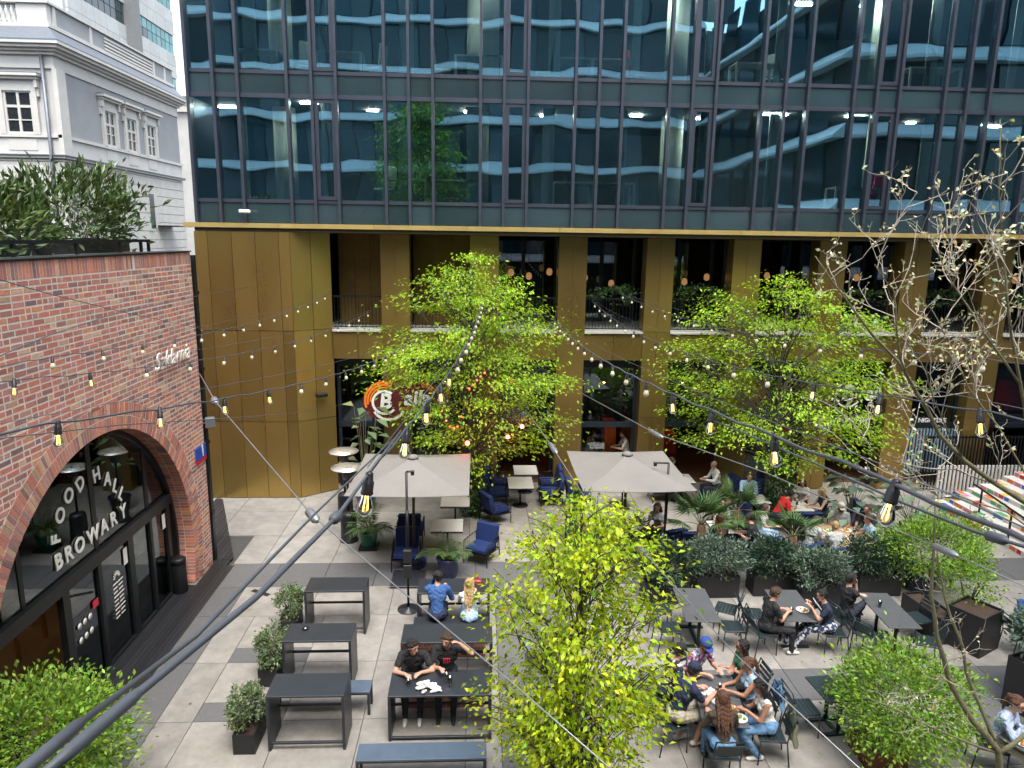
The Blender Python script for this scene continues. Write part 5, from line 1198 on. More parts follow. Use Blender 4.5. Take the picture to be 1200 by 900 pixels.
def patterned(n, cols, sc):
    m = cloth(n, cols[0])
    if m.get('pat'): return m
    m['pat'] = 1; t = m.node_tree; N = t.nodes; L = t.links; b = N['Principled BSDF']; tc = N.new('ShaderNodeTexCoord'); v = N.new('ShaderNodeTexVoronoi'); v.inputs['Scale'].default_value = sc; L.new(tc.outputs['Object'], v.inputs['Vector'])
    r = N.new('ShaderNodeValToRGB'); r.color_ramp.interpolation = 'CONSTANT'; s = N.new('ShaderNodeSeparateColor'); L.new(v.outputs['Color'], s.inputs[0])
    e = r.color_ramp.elements; e[0].color = (*cols[0], 1); e[1].position = 1/len(cols); e[1].color = (*cols[1], 1)
    for i, c in enumerate(cols[2:]): q = e.new((i+2)/len(cols)); q.color = (*c, 1)
    L.new(s.outputs[0], r.inputs[0])
    if n.startswith('spot'):
        mx = N.new('ShaderNodeMix'); mx.data_type = 'RGBA'; g = N.new('ShaderNodeMath'); g.operation = 'LESS_THAN'; g.inputs[1].default_value = .42; L.new(v.outputs['Distance'], g.inputs[0]); L.new(g.outputs[0], mx.inputs[0]); mx.inputs[6].default_value = (*cols[0], 1); L.new(r.outputs[0], mx.inputs[7]); L.new(mx.outputs[2], b.inputs['Base Color'])
    elif n.startswith('stripe'):
        w = N.new('ShaderNodeTexWave'); w.inputs['Scale'].default_value = sc; w.bands_direction = 'X'; L.new(tc.outputs['Object'], w.inputs['Vector']); L.new(w.outputs['Fac'], r.inputs[0]); L.new(r.outputs[0], b.inputs['Base Color'])
    else: L.new(r.outputs[0], b.inputs['Base Color'])
    return m
def capsule(a, b, ra, rb, n=9, m=3):
    a, b = Vector(a), Vector(b); d = b-a; L_ = d.length; d = d.normalized() if L_ > 1e-6 else Vector((0, 0, 1)); u = d.orthogonal().normalized(); w = d.cross(u); vs = [a-d*ra]; fs = []; k = 0
    rings = [(a-d*ra*sin(pi/2*(1-i/m)), ra*cos(pi/2*(1-i/m))) for i in range(1, m+1)]+[(b+d*rb*sin(pi/2*i/m), rb*cos(pi/2*i/m)) for i in range(0, m)]
    for c, r in rings:
        for j in range(n): t = 2*pi*j/n; vs.append(c+(u*cos(t)+w*sin(t))*r)
    vs.append(b+d*rb); R_ = len(rings)
    for j in range(n): fs.append((0, 1+(j+1) % n, 1+j)); fs.append((len(vs)-1, 1+(R_-1)*n+j, 1+(R_-1)*n+(j+1) % n))
    for i in range(R_-1):
        for j in range(n): fs.append((1+i*n+j, 1+i*n+(j+1) % n, 1+(i+1)*n+(j+1) % n, 1+(i+1)*n+j))
    return vs, fs
def fuse(name, prims, mats, parent, vox, smooth=3, noise=0.):
    """prims = [(material index, a, b, ra, rb)] -> one continuous skin, each face coloured by the nearest limb"""
    mb = MB()
    for p in prims: mb.add(*capsule(*p[1:]))
    me = mb.mesh('tmp', list(mats)); o = bpy.data.objects.new('tmp', me); COL.objects.link(o)
    r = o.modifiers.new('r', 'REMESH'); r.mode = 'VOXEL'; r.voxel_size = vox; r.adaptivity = 0.
    s = o.modifiers.new('s', 'SMOOTH'); s.factor = .5; s.iterations = smooth
    dg = bpy.context.evaluated_depsgraph_get(); out = bpy.data.meshes.new_from_object(o.evaluated_get(dg)); bpy.data.objects.remove(o); bpy.data.meshes.remove(me)
    out.name = name; n = len(out.polygons); c = np.empty(n*3); out.polygons.foreach_get('center', c); c = c.reshape(-1, 3); best = np.full(n, 1e9); idx = np.zeros(n, int)
    for k, a, b, ra, rb in prims:
        a = np.array(a, float); b = np.array(b, float); ab = b-a; l = ab@ab; t = np.clip(((c-a)@ab)/l, 0, 1) if l > 1e-10 else np.zeros(n)
        d = np.linalg.norm(c-a-t[:, None]*ab, axis=1)-(ra+(rb-ra)*t); w = d < best; best[w] = d[w]; idx[w] = k
    out.materials.clear()
    if noise:      # cloth folds: small ripples along the surface normal, on clothing only
        nv = len(out.vertices); co_ = np.empty(nv*3); out.vertices.foreach_get('co', co_); co_ = co_.reshape(-1, 3); nr = np.empty(nv*3); out.vertices.foreach_get('normal', nr); nr = nr.reshape(-1, 3)
        li = np.empty(len(out.loops), np.int32); out.loops.foreach_get('vertex_index', li); lt = np.empty(n, np.int32); out.polygons.foreach_get('loop_total', lt); vm = np.zeros(nv); vm[li] = np.repeat(np.isin(idx, (1, 2)) if len(mats) > 1 else np.ones(n, bool), lt)
        ph = NR.uniform(0, 6, 6); X, Y, Z = co_.T
        if len(mats) > 1: w = np.sin(55*X+30*Z+ph[0]+2*np.sin(22*Z+ph[1]))*np.sin(38*Z-26*Y+ph[2])+.7*np.sin(80*Y+46*Z+ph[3]+2*np.sin(30*X))+.5*np.sin(120*X-70*Z+ph[4])
        else: w = np.sin(210*X+ph[0]+3*np.sin(25*Z+ph[1]))+np.sin(190*Y+20*Z+ph[2]+2*np.sin(33*X))
        co_ += nr*(noise*w*vm)[:, None]; out.vertices.foreach_set('co', co_.reshape(-1))
    for m in mats: out.materials.append(m)
    out.polygons.foreach_set('material_index', idx.astype(np.int32)); out.polygons.foreach_set('use_smooth', np.ones(n, bool)); out.update()
    return link(name, out, parent)
def ik(a, t, l1, l2, pole):
    a, t, pole = Vector(a), Vector(t), Vector(pole); d = t-a; L_ = min(d.length, (l1+l2)*.995)
    d.normalize(); t = a+d*L_; x = (l1*l1-l2*l2+L_*L_)/(2*L_); h = sqrt(max(0, l1*l1-x*x)); p = pole-d*pole.dot(d); p.normalize(); return a+d*x+p*h, t
def person(label, x, y, deg, top, bottom, skin=0, sex='m', sz=.47, lean=8, hands=((.10, .42, .78), (-.10, .42, .78)), hair=('black', 'short'), look=(0, 10), sleeve='short', legs='flat', shorts=False, shoe='black', vox=.0125, extras=(), group='people sitting on the terrace', s=1.0, elbow=.55, twist=0, z0=0.):
    """seated figure; local +y is the way it faces, +x its right-hand side seen from behind"""
    t = thing('person', label, 'person', (x, y, z0), R(deg), group); F = sex == 'f'; sk = SK[skin]
    mats = [sk, top, bottom, M_shoe[shoe], M_eye, M_lip, M_hair[hair[0]]]; q = []; V = Vector
    def c(k, a, b, ra, rb=None): q.append((k, tuple(a), tuple(b), ra, rb if rb else ra))
    ln = R(lean); up = V((0, sin(ln), cos(ln))); fw = V((0, cos(ln), -sin(ln))); P = V((0, 0, sz+.10)); sw = .165 if F else .19; ht = .45 if F else .48
    rx = V((cos(R(twist)), sin(R(twist)), 0)); ch = P+up*.32; sh = P+up*ht
    c(2, P-rx*.075, P+rx*.075, .118 if F else .115); c(2, P+V((0, .03, -.02)), P+V((0, -.05, -.02)), .11)
    wr = .098 if F else .122; c(1, P+up*.06, P+up*.18, .118 if F else .125, wr); c(1, P+up*.16, ch, wr, .115 if F else .13)
    c(1, P+up*.2, sh-up*.07, wr+.004, .098 if F else .112); c(1, ch-rx*.07, ch+rx*.07, .100 if F else .112); c(1, ch+up*.09-rx*.09, ch+up*.09+rx*.09, .082 if F else .098); c(1, sh-rx*(sw-.035), sh+rx*(sw-.035), .055 if F else .062)
    if F:
        for d in (-1, 1): c(1, ch+rx*.065*d+fw*.07+up*.02, ch+rx*.065*d+fw*.075+up*.015, .062)
    nk = sh+up*.03; hd = nk+up*.155+V((0, .035, 0)); c(0, sh+up*.0, hd-up*.05, .052 if F else .058, .050)
    # head: skull, face, jaw, nose, ears, eyes, mouth
    hy, hp = R(look[0]), R(look[1]); f = V((sin(hy)*cos(hp), cos(hy)*cos(hp), -sin(hp))); r_ = V((cos(hy), -sin(hy), 0)); u = r_.cross(f)
    H = hd+u*.02
    c(0, H-f*.022+u*.018, H+f*.006+u*.012, .088, .084); c(0, H+f*.022-u*.025, H+f*.028-u*.062, .068, .052); c(0, H+f*.062-u*.088-r_*.012, H+f*.062-u*.088+r_*.012, .026)
    c(0, H+f*.085-u*.004, H+f*.104-u*.034, .010, .014)
    for d in (-1, 1): c(0, H+r_*.088*d-u*.02, H+r_*.088*d-u*.0+f*-.008, .014, .016); c(4, H+f*.079+r_*.033*d+u*.004, H+f*.079+r_*.036*d+u*.004, .0085); c(6, H+f*.084+r_*.022*d+u*.027, H+f*.080+r_*.046*d+u*.027, .007)
    c(5, H+f*.085-u*.062-r_*.016, H+f*.085-u*.062+r_*.016, .009)
    # arms and hands
    for d, tg in ((1, hands[0]), (-1, hands[1])):
        S_ = sh+rx*sw*d-up*.02
        T = H+f*.10+r_*.035*d-u*.05+V((0, .02, -.03)) if tg == 'face' else P+V((.10*d, .30, .09)) if tg == 'lap' else V(tg)
        e, w = ik(S_, T, .285*(.95 if F else 1), .255*(.95 if F else 1), V((d*elbow, -.35, -1))); a1, a2, a3 = (.044, .037, .027) if F else (.053, .043, .031)
        c(0, S_, e, a1, a2); c(0, e, w, a2, a3)
        if sleeve == 'short': c(1, S_-V((0, 0, .0)), S_.lerp(e, .60), a1+.014, a1+.010)
        elif sleeve == 'long': c(1, S_, e, a1+.012, a2+.011); c(1, e, e.lerp(w, .9), a2+.011, a3+.010)
        else: c(1, S_-rx*.03*d+up*.02, S_-rx*.045*d+up*.02, .045)
        fd = (w-e).normalized(); 
        if tg not in ('face',): fd = (fd+V((0, .35, -.05))).normalized()
        lat = fd.cross(V((0, 0, 1))); lat = lat.normalized() if lat.length > .1 else V((1, 0, 0)); dn = lat.cross(fd)*(-1 if lat.cross(fd).z > 0 else 1)
        for k in range(4):
            o = lat*(.030-.020*k); b = w+fd*.085+o; c(0, w+fd*.015+o*.6, b, .0135, .0125); l = (.070, .080, .076, .060)[k] if d > 0 else (.060, .076, .080, .070)[k]
            m_ = b+fd*l*.5+dn*.012; c(0, b, m_, .0095); c(0, m_, m_+fd*l*.36+dn*.03, .009, .0075)
        th = w+fd*.025-lat*.03*d; c(0, th, th+fd*.035-lat*.03*d+dn*.01, .012, .0105); c(0, th+fd*.035-lat*.03*d+dn*.01, th+fd*.07-lat*.028*d+dn*.02, .010, .008)
    # legs
    for d in (-1, 1):
        hj = P+V((.085*d, .02, -.03)); kx = .13 if legs != 'wide' else .24; kn = V((kx*d, .44, sz+.055)); an = V((kx*d*.9, .47, .085))
        if legs == 'tuck': an = V((.10*d, .22+.08*d, .085))
        if legs == 'stretch': kn = V((.11*d, .42, sz+.02)); an = V((.10*d, .72+.05*d, .075))
        if legs == 'cross':
            if d > 0: kn = V((-.02, .44, sz+.17)); an = V((-.22, .60, sz-.13))
            else: an = V((-.10, .46, .085))
        tr = .082 if F else .085; sh_ = shorts
        if sh_: c(0, hj.lerp(kn, .6), kn, tr*.8, .058); c(2, hj, hj.lerp(kn, .88), tr+.012, .080); c(0, kn, kn.lerp(an, .3), .056, .060); c(0, kn.lerp(an, .3), an, .058, .036)
        else: c(2, hj, kn, tr, .064); c(2, kn, kn.lerp(an, .3), .062, .062); c(2, kn.lerp(an, .3), an, .060, .048)
        fdn = V((.03*d, 1, -.10)) if an.z < .12 else V((-.3, .8, -.5)); fdn.normalize(); he = an-V((0, 0, .035)); c(3, he-fdn*.055, he+fdn*.07, .042, .040); c(3, he+fdn*.07, he+fdn*.155-V((0, 0, .006)), .041, .032)
        c(0 if sh_ else 2, an, he+V((0, 0, .02)), .036 if sh_ else .046)
    if s != 1.0: q = [(k, tuple(V(a)*s), tuple(V(b)*s), ra*s, rb*s) for k, a, b, ra, rb in q]
    fuse('body', q, mats, t, vox, 4, .0042)
    # hair, beard, cap, glasses
    hm = M_hair[hair[0]]; hq = []; hc = lambda a, b, ra, rb=None: hq.append((0, tuple(V(a)*s), tuple(V(b)*s), ra*s, (rb or ra)*s)); st = hair[1]
    if st != 'bald':
        hc(H-f*.036+u*.030, H-f*.020+u*.036, .089, .086); hc(H-f*.055-u*.02, H-f*.045+u*.02, .070, .08)
        for d in (-1, 1): hc(H+r_*.066*d+f*.01+u*.035, H+r_*.062*d+f*.035+u*.055, .030, .026); hc(H+r_*.078*d-u*.015-f*.025, H+r_*.076*d+u*.03-f*.01, .024, .03)
        if st == 'quiff': hc(H+f*.045+u*.095, H-f*.03+u*.105, .030, .034); hc(H+f*.06+u*.085-r_*.03, H+f*.06+u*.085+r_*.03, .024)
        if st in ('long', 'half'):
            L_ = .42 if st == 'long' else .24; bk = P+up*(ht+.12-L_)-fw*.13
            for k in range(5): o = (k-2)*.034; hc(H-f*(.06-abs(o)*.5)+r_*o*1.2-u*.01, bk+rx*o*(1.1+.5*rnd.random())+V((0, 0, abs(o)*1.1+.05*rnd.random())), .034, .012)
            for d in (-1, 1): hc(H+r_*.080*d-u*.01-f*.012, sh+rx*.105*d-fw*.02-up*(.02+.12*(st == 'long')), .030, .022)
        if st == 'pony': hc(H-f*.10+u*.045, H-f*.135+u*.03, .034, .036); hc(H-f*.135+u*.03, H-f*.16-u*.14, .036, .030); hc(H-f*.16-u*.14, H-f*.15-u*.24, .030, .014)
        if st == 'bun': hc(H-f*.075+u*.085, H-f*.085+u*.09, .045)
        fuse('hair', hq, [hm], t, max(vox*.85, .010), 1, .0035)
    ex = dict(e if isinstance(e, tuple) else (e, 1) for e in extras)
    if 'print' in ex:
        m = MB(); q0 = ch+fw*.122+up*.01; MP = Matrix((rx, fw, up)).transposed().to_4x4(); MP.translation = q0*s
        for k in range(4): m.box(-.06+.032*k, -.06+.032*k+.022, -.01, .014, -.045-.012*(k % 2), .04, MP)
        m.build('shirt_print', mat('red_print', (.55, .03, .05), .5), t, False)
    MW = Matrix((r_, f, u)).transposed().to_4x4(); MW.translation = H*s
    if 'beard' in ex: fuse('beard', [(0, tuple((H+f*.068-u*.085-r_*.02)*s), tuple((H+f*.068-u*.085+r_*.02)*s), .034, .034)]+[(0, tuple((H+f*.06-u*.08+r_*.03*d)*s), tuple((H+f*.0-u*.03+r_*.074*d)*s), .026, .018) for d in (-1, 1)], [hm], t, .011, 1)
    if 'cap' in ex:
        m = MB(); m.lathe([(.104, .018), (.106, .045), (.09, .09), (.05, .117), (.001, .122)], n=18, M=MW @ Matrix.Translation((0, -.02, .01)) @ Matrix.Diagonal((.95, 1.08, 1, 1))); m.build('cap', ex['cap'], t, False)
        m = MB(); m.prism([(.075*cos(a), .075+.085*sin(a)) for a in [pi*i/8 for i in range(9)]], 'z', .026, .034); m.v = [tuple(MW @ Matrix.Rotation(-.12, 4, 'X') @ Vector(p)) for p in m.v]; m.build('cap_visor', ex['cap'], t, False)
    if 'shades' in ex or 'glasses' in ex:
        m = MB(); w_ = .021 if 'shades' in ex else .017
        for d in (-1, 1): m.box(d*.034-.025, d*.034+.025, .094, .099, .004-w_, .004+w_, MW); m.box(d*.088-.003, d*.088+.003, -.02, .096, .006, .013, MW)
        m.box(-.01, .01, .096, .100, .006, .012, MW); m.build('sunglasses' if 'shades' in ex else 'glasses', M_eye if 'shades' in ex else M_black, t, False)
    return t
C_black = cloth('black', (.016, .016, .018)); C_navy = cloth('navy', (.016, .024, .055)); C_blue = cloth('blue_jacket', (.035, .10, .27)); C_jean = cloth('jeans', (.13, .26, .44)); C_dkj = cloth('dark_jeans', (.02, .026, .045)); C_white = cloth('white', (.66, .64, .61)); C_khaki = cloth('khaki', (.40, .36, .28)); C_green = cloth('emerald', (.02, .14, .075)); C_ltblue = cloth('light_blue', (.34, .50, .66)); C_olive = cloth('olive', (.16, .17, .11)); C_red = cloth('red', (.60, .02, .025)); C_grey = cloth('grey', (.3, .3, .3)); C_brownc = cloth('dark_brown', (.06, .045, .03))
C_haw = patterned('flowered', [(.55, .18, .30), (.04, .05, .18), (.6, .5, .45), (.25, .06, .22), (.1, .2, .35)], 26); C_spot = patterned('spotted', [(.018, .02, .035), (.6, .58, .52), (.5, .48, .40)], 15); C_str = patterned('stripe_blue', [(.66, .70, .78), (.22, .36, .68)], 26); C_trs = patterned('blotched', [(.02, .03, .07), (.55, .55, .6), (.03, .05, .12)], 24); C_wstr = patterned('stripe_grey', [(.62, .62, .60), (.16, .18, .2)], 24)
NV = .0115
TB_ = .84
person('man in black tee leaning beside the white jacket on the table', -1.06, 11.18, 180, C_black, C_dkj, 0, lean=20, hands=((.10, .50, TB_+.03), (-.14, .46, TB_+.03)), hair=('black', 'quiff'), look=(-50, 12), sz=.48, shoe='white', vox=NV, elbow=1.4, s=1.03)
person('bearded man in black tee raising his fist at the near picnic table', -.50, 11.22, 180, C_black, C_dkj, 0, lean=12, hands=((.10, .42, TB_+.05), (-.22, .26, 1.22)), hair=('brown', 'quiff'), look=(25, 12), extras=('beard', 'print'), sz=.48, vox=NV, s=1.04)
person('man in a blue jacket seen from behind at the far picnic table', -.78, 13.14, 0, C_blue, C_navy, 0, lean=14, hands=((.16, .42, .88), 'face'), hair=('black', 'short'), look=(-25, 5), sleeve='long', vox=NV, s=1.06)
person('blonde woman in a white top and pale jeans seen from behind at the far table', -.14, 13.12, 0, C_white, C_ltblue, 2, 'f', lean=12, hands=((.14, .42, .88), (-.10, .42, .88)), hair=('blonde', 'long'), look=(15, 10), vox=NV, s=.97)
person('man in navy shirt, dark cap and khaki shorts reaching over the table', 3.20, 9.97, -72, C_navy, C_khaki, 0, lean=20, hands=((.10, .56, .80), (-.14, .46, .80)), look=(-10, 22), extras=(('cap', C_navy),), shorts=True, legs='tuck', shoe='white', vox=NV, s=1.08)
person('man in a spotted shirt and black cap at the left of the table', 3.20, 10.63, -80, C_spot, C_navy, 0, lean=16, hands=((.12, .46, .80), (-.10, .44, .80)), look=(-18, 22), extras=(('cap', C_black),), vox=NV, s=1.03)
person('man in a flowered shirt and blue cap at the far end of the table', 3.76, 11.10, -150, C_haw, C_dkj, 0, lean=22, hands=((.14, .42, .80), (-.16, .44, .80)), look=(10, 25), extras=(('cap', cloth('cap_blue', (.02, .06, .25))), 'beard'), hair=('brown', 'short'), vox=NV, s=1.04)
person('woman in a green top and sunglasses with long dark hair, arms folded', 4.60, 10.86, 105, C_green, C_black, 1, 'f', lean=2, hands=((-.06, .28, .86), (.10, .27, .80)), hair=('black', 'long'), look=(28, 4), sleeve='none', extras=('shades',), vox=NV)
person('woman with brown ponytail in a light blue top turning to the table', 4.56, 10.28, 92, C_ltblue, C_black, 1, 'f', lean=10, hands=((.10, .44, .80), (-.06, .44, .80)), hair=('chestnut', 'pony'), look=(0, 15), sleeve='none', vox=NV, s=1.03)
person('woman in jeans and a white vest looking at her phone', 4.58, 9.70, 85, C_white, C_jean, 1, 'f', lean=12, hands=((.05, .36, .80), (-.05, .36, .82)), hair=('black', 'long'), look=(0, 32), sleeve='none', shoe='white', legs='tuck', vox=NV, s=1.03)
person('woman with long chestnut hair seen from behind at the near end of the table', 3.72, 9.28, -2, C_brownc, C_jean, 0, 'f', lean=12, hands=((.14, .40, .80), (-.14, .38, .80)), hair=('chestnut', 'long'), look=(5, 18), sleeve='long', vox=NV, s=1.02)
person('man in a black tee at the middle table, back half turned', 5.72, 12.62, -82, C_black, C_black, 0, lean=10, hands=((.08, .40, .84), (-.08, .40, .84)), hair=('brown', 'quiff'), look=(10, 14), legs='wide', vox=.013, shoe='white')
person('woman in a navy top with patterned trousers and white sneakers holding a menu', 6.98, 12.58, 80, C_navy, C_trs, 0, 'f', lean=14, hands=((.10, .36, .98), (-.08, .38, .96)), hair=('black', 'bun'), look=(0, 22), shoe='white', legs='stretch', vox=.013)
person('cross legged man in black resting his head on his hand', 7.58, 13.06, -72, C_black, C_dkj, 2, lean=-2, hands=('face', (-.06, .38, .82)), hair=('black', 'quiff'), look=(-5, 14), legs='cross', vox=.013, s=1.05)
person('woman in glasses and a striped light blue shirt at the lower right', 8.02, 9.33, -145, C_str, C_khaki, 2, 'f', lean=14, hands=((.08, .34, .96), (-.10, .38, .80)), hair=('chestnut', 'pony'), look=(14, 10), sleeve='long', extras=('glasses',), vox=NV, s=1.04)
person('guest in a blue shirt at the right edge by the grey green shrub', 10.78, 12.4, -90, cloth('mid_blue', (.05, .12, .3)), C_dkj, 0, lean=8, hair=('brown', 'short'), vox=.015)
FV = .017
far = [('guest in a dark tee at the rear right of the round table', 10.25, 17.1, 120, C_black, C_dkj, 1, 'm', ('brown', 'short'), 'short', {}), ('woman in a pale top behind the shaggy palm', 7.4, 17.3, -120, C_white, C_ltblue, 2, 'f', ('brown', 'half'), 'short', {}),
 ('woman in white beside the blonde woman in black', 9.45, 19.3, 150, C_white, C_dkj, 2, 'f', ('black', 'half'), 'short', {}), ('man in a navy shirt at the window table behind the red guest', 8.9, 20.7, 170, C_navy, C_dkj, 0, 'm', ('black', 'short'), 'long', {}),
 ('guest in grey under the right parasol, half hidden', 4.75, 17.4, 150, C_wstr, C_navy, 0, 'f', ('brown', 'half'), 'short', {}), ('guest in light blue at the white table by the leafy column', 8.0, 19.75, 175, C_ltblue, C_dkj, 0, 'm', ('brown', 'short'), 'long', {}), ('bald man in a white shirt at the window', 7.45, 20.75, 95, C_white, C_dkj, 0, 'm', ('grey', 'bald'), 'long', {}), ('grey clad man facing the bald man at the window', 5.95, 21.1, -85, C_grey, C_dkj, 0, 'm', ('brown', 'short'), 'long', {}),
 ('bearded man in black holding a glass to his mouth', 7.3, 19.02, 80, C_black, C_navy, 1, 'm', ('black', 'short'), 'short', dict(hands=('face', 'lap'), extras=('beard',))), ('guest in a bright red shirt bending over the table', 8.32, 18.35, -90, C_red, C_dkj, 0, 'm', ('black', 'short'), 'short', dict(lean=30)),
 ('blonde woman in a black dress facing left', 9.72, 18.42, 88, C_black, C_black, 2, 'f', ('blonde', 'half'), 'none', {}), ('dark haired man in a black tee at the shaggy palm', 7.02, 16.42, 60, C_black, C_dkj, 0, 'm', ('black', 'short'), 'short', dict(lean=18, look=(0, 25))),
 ('guest in a white striped shirt at the near side of the round table', 8.25, 16.25, -65, C_wstr, C_jean, 0, 'm', ('brown', 'short'), 'short', dict(lean=18)), ('man in a grey shirt and pale cap behind the round table', 9.55, 17.35, 165, C_grey, C_khaki, 1, 'm', ('brown', 'short'), 'short', dict(extras=(('cap', C_khaki), 'beard'), lean=14)),
 ('man in a light blue tee at the right of the round table', 9.98, 16.35, 80, C_ltblue, C_white, 1, 'm', ('brown', 'short'), 'short', dict(lean=14)), ('woman with very long brown hair seen from behind', 6.02, 16.35, -15, C_brownc, C_black, 0, 'f', ('chestnut', 'long'), 'long', {}),
 ('guest in a red and white top across from the long haired woman', 6.5, 17.75, 180, C_white, C_red, 2, 'f', ('brown', 'short'), 'short', {}), ('woman in a striped top at the near left of the round table', 8.75, 15.85, -10, C_wstr, C_white, 2, 'f', ('blonde', 'short'), 'short', dict(lean=16)),
 ('young man behind the right parasol, left of the pair', 3.75, 23.0, -80, C_white, C_dkj, 2, 'm', ('chestnut', 'short'), 'short', dict(z0=.35)), ('man in dark glasses behind the right parasol, right of the pair', 5.05, 23.0, 90, C_white, C_dkj, 2, 'm', ('brown', 'short'), 'short', dict(extras=('shades',), z0=.35))]
for lab, x, y, dg, tp, bt, sk, sx, hr, slv, kw in far: person(lab, x, y, dg, tp, bt, sk, sx, hair=hr, sleeve=slv, vox=FV, **{**dict(lean=10, look=(0, 12)), **kw})
# ================================================================== SMALL THINGS, SIGNS, STRING LIGHTS, WIRES
M_glassy = glass('drinking_glass', (.95, .97, .95), .10, .02, 0, .96); M_beer = mat('beer', (.50, .22, .03), .2, var=.1); M_plate = mat('white_plate', (.72, .70, .67), .3); M_food = mat('golden_food', (.50, .24, .05), .7, var=.5, scale=30, bump=.8); M_salad = mat('salad', (.16, .28, .04), .7, var=.5, scale=30)
def beer(label, x, y, z, h=.15, r=.036, fill=.6, liquid=None):
    t = thing('glass', label, 'glass', (x, y, z), 0, 'glasses on the tables'); a = MB(); a.lathe([(r*.8, 0), (r, h), (r*.93, h), (r*.74, .01), (.001, .01)], n=14); a.build('tumbler', M_glassy, t, False)
    a = MB(); a.lathe([(r*.72, .012), (r*.85, h*fill), (.001, h*fill)], n=12); a.build('drink', liquid or M_beer, t, False); return t
beer('small beer glass with foam before the man in the black tee', -1.10, 10.48, .82, .11, .036, .7, mat('pale_beer', (.55, .38, .12), .3)); beer('tall glass before the bearded man', -.42, 10.45, .82, .17, .036, .25); beer('second tall glass before the bearded man, nearer the jacket', -.48, 10.55, .82, .17, .034, .2)
for i, (x, y, z) in enumerate(((4.0, 10.3, .74), (6.25, 12.7, .74), (8.2, 12.95, .74), (9.1, 16.7, .74), (9.4, 16.3, .74), (9.6, 16.6, .74), (8.9, 16.4, .74), (9.0, 18.6, .74), (6.4, 20.9, .74), (8.3, 8.9, .74))):
    beer(('glass on the table of seven', 'glass of cola on the middle table', 'dark drink on the table of two tops', 'glass at the back left of the round table', 'glass at the front right of the round table', 'glass at the right of the round table', 'glass at the left of the round table', 'glass before the blonde woman', 'glass before the bald man', 'glass before the woman in blue')[i], x, y, z, .14, .035, .7, M_beer if i % 2 else mat('cola', (.05, .015, .01), .2))
def plate(label, x, y, z, food, r=.13):
    t = thing('plate', label, 'plate', (x, y, z), 0, 'plates of food'); a = MB(); a.lathe([(r*.6, 0), (r, .018), (r*.97, .022), (r*.6, .008), (.001, .008)], n=18); a.build('dish', M_plate, t, False)
    a = MB(); R_ = random.Random(int(x*97+y*31))
    for k in range(9): a.ball((R_.uniform(-.6, .6)*r, R_.uniform(-.6, .6)*r, .022), R_.uniform(.018, .034), 6, 4)
    a.build('food', food, t, False)
for i, (x, y, f) in enumerate(((4.02, 9.82, M_food), (4.08, 9.62, M_salad), (6.55, 12.85, M_food), (9.2, 16.35, M_food), (9.0, 16.75, M_salad), (9.5, 16.8, M_food), (9.35, 16.95, M_food), (9.55, 16.25, M_salad), (8.15, 8.95, M_food), (8.4, 8.6, M_food), (8.55, 9.05, M_salad), (8.85, 18.4, M_food), (6.4, 17.1, M_food))):
    plate('plate of food ' + ('before the woman in the light blue top', 'before the woman in jeans', 'on the middle table', 'at the front of the round table', 'at the left of the round table', 'at the back of the round table', 'beside the cap wearer at the round table', 'at the right of the round table', 'nearest the woman in the striped shirt', 'with orange food at the lower right corner', 'with greens at the lower right corner', 'between the red guest and the blonde woman', 'before the long haired woman')[i], x, y, .74, f)
def crumple(label, name, cat, loc, rad, m, seed, n=70):
    R_ = random.Random(seed); t = thing(name, label, cat, loc); q = []
    for k in range(26): a = R_.uniform(0, 2*pi); r = R_.uniform(.1, 1); p = (rad[0]*r*cos(a), rad[1]*r*sin(a), R_.uniform(.02, rad[2])*(1.1-r)); q.append((0, p, (p[0]+R_.uniform(-.09, .09), p[1]+R_.uniform(-.06, .06), p[2]*.6), .030, .022))
    return fuse('cloth', q, [m], t, .012, 1)
crumple('white jacket lying crumpled on the near picnic table', 'jacket', 'jacket', (-.78, 10.38, .835), (.22, .16, .10), C_white, 4)
crumple('white paper wrapping on the table of seven', 'paper', 'paper', (3.78, 10.25, .75), (.20, .10, .05), C_white, 5); crumple('white napkin under the arm of the man in navy', 'napkin', 'napkin', (3.9, 9.98, .75), (.12, .12, .05), C_white, 6)
def draped(label, x, y, rz, m, w=.40, h=.55):
    t = thing('jacket', label, 'jacket', (x, y, 0), R(rz)); vs = []; n = 9; k = 10
    for i in range(k+1):
        for j in range(n+1): u = j/n-.5; v = i/k; vs.append((u*w*(1+.15*v), -.33-.05*sin(v*3+u*7)-.025*cos(u*22+v*3)-.03*v, .87-h*v+.03*sin(u*9)))
    fs = [(i*(n+1)+j, i*(n+1)+j+1, (i+1)*(n+1)+j+1, (i+1)*(n+1)+j) for i in range(k) for j in range(n)]; a = MB(); a.add(vs, fs, True); a.add([(p[0], p[1]+.02, p[2]) for p in vs], [f[::-1] for f in fs], True); a.build('cloth', m, t, False)
draped('olive green jacket hanging over the chair of the woman in jeans', 4.62, 9.68, 82, C_olive); draped('denim jacket hanging over the chair of the woman in light blue', 4.66, 10.28, 85, C_jean, .38, .38)
t = thing('menu', 'white menu card held by the woman in the navy top', 'menu', (6.72, 12.62, .99), R(80)); a = MB(); a.cbox((0, .0, .02), (.22, .012, .18), rx=-.7); a.build('card', M_plate, t, False)
t = thing('phone', 'dark phone in the hands of the woman in jeans', 'phone', (4.23, 9.74, .86), R(85)); a = MB(); a.cbox((0, 0, 0), (.075, .012, .15), rx=-.9, ch=.004); a.build('case', M_black, t, False)
a = MB(); a.cbox((0, -.0075, .005), (.066, .004, .135), rx=-.9); a.build('screen', mat('phone_screen', (.05, .06, .08), .1), t, False)
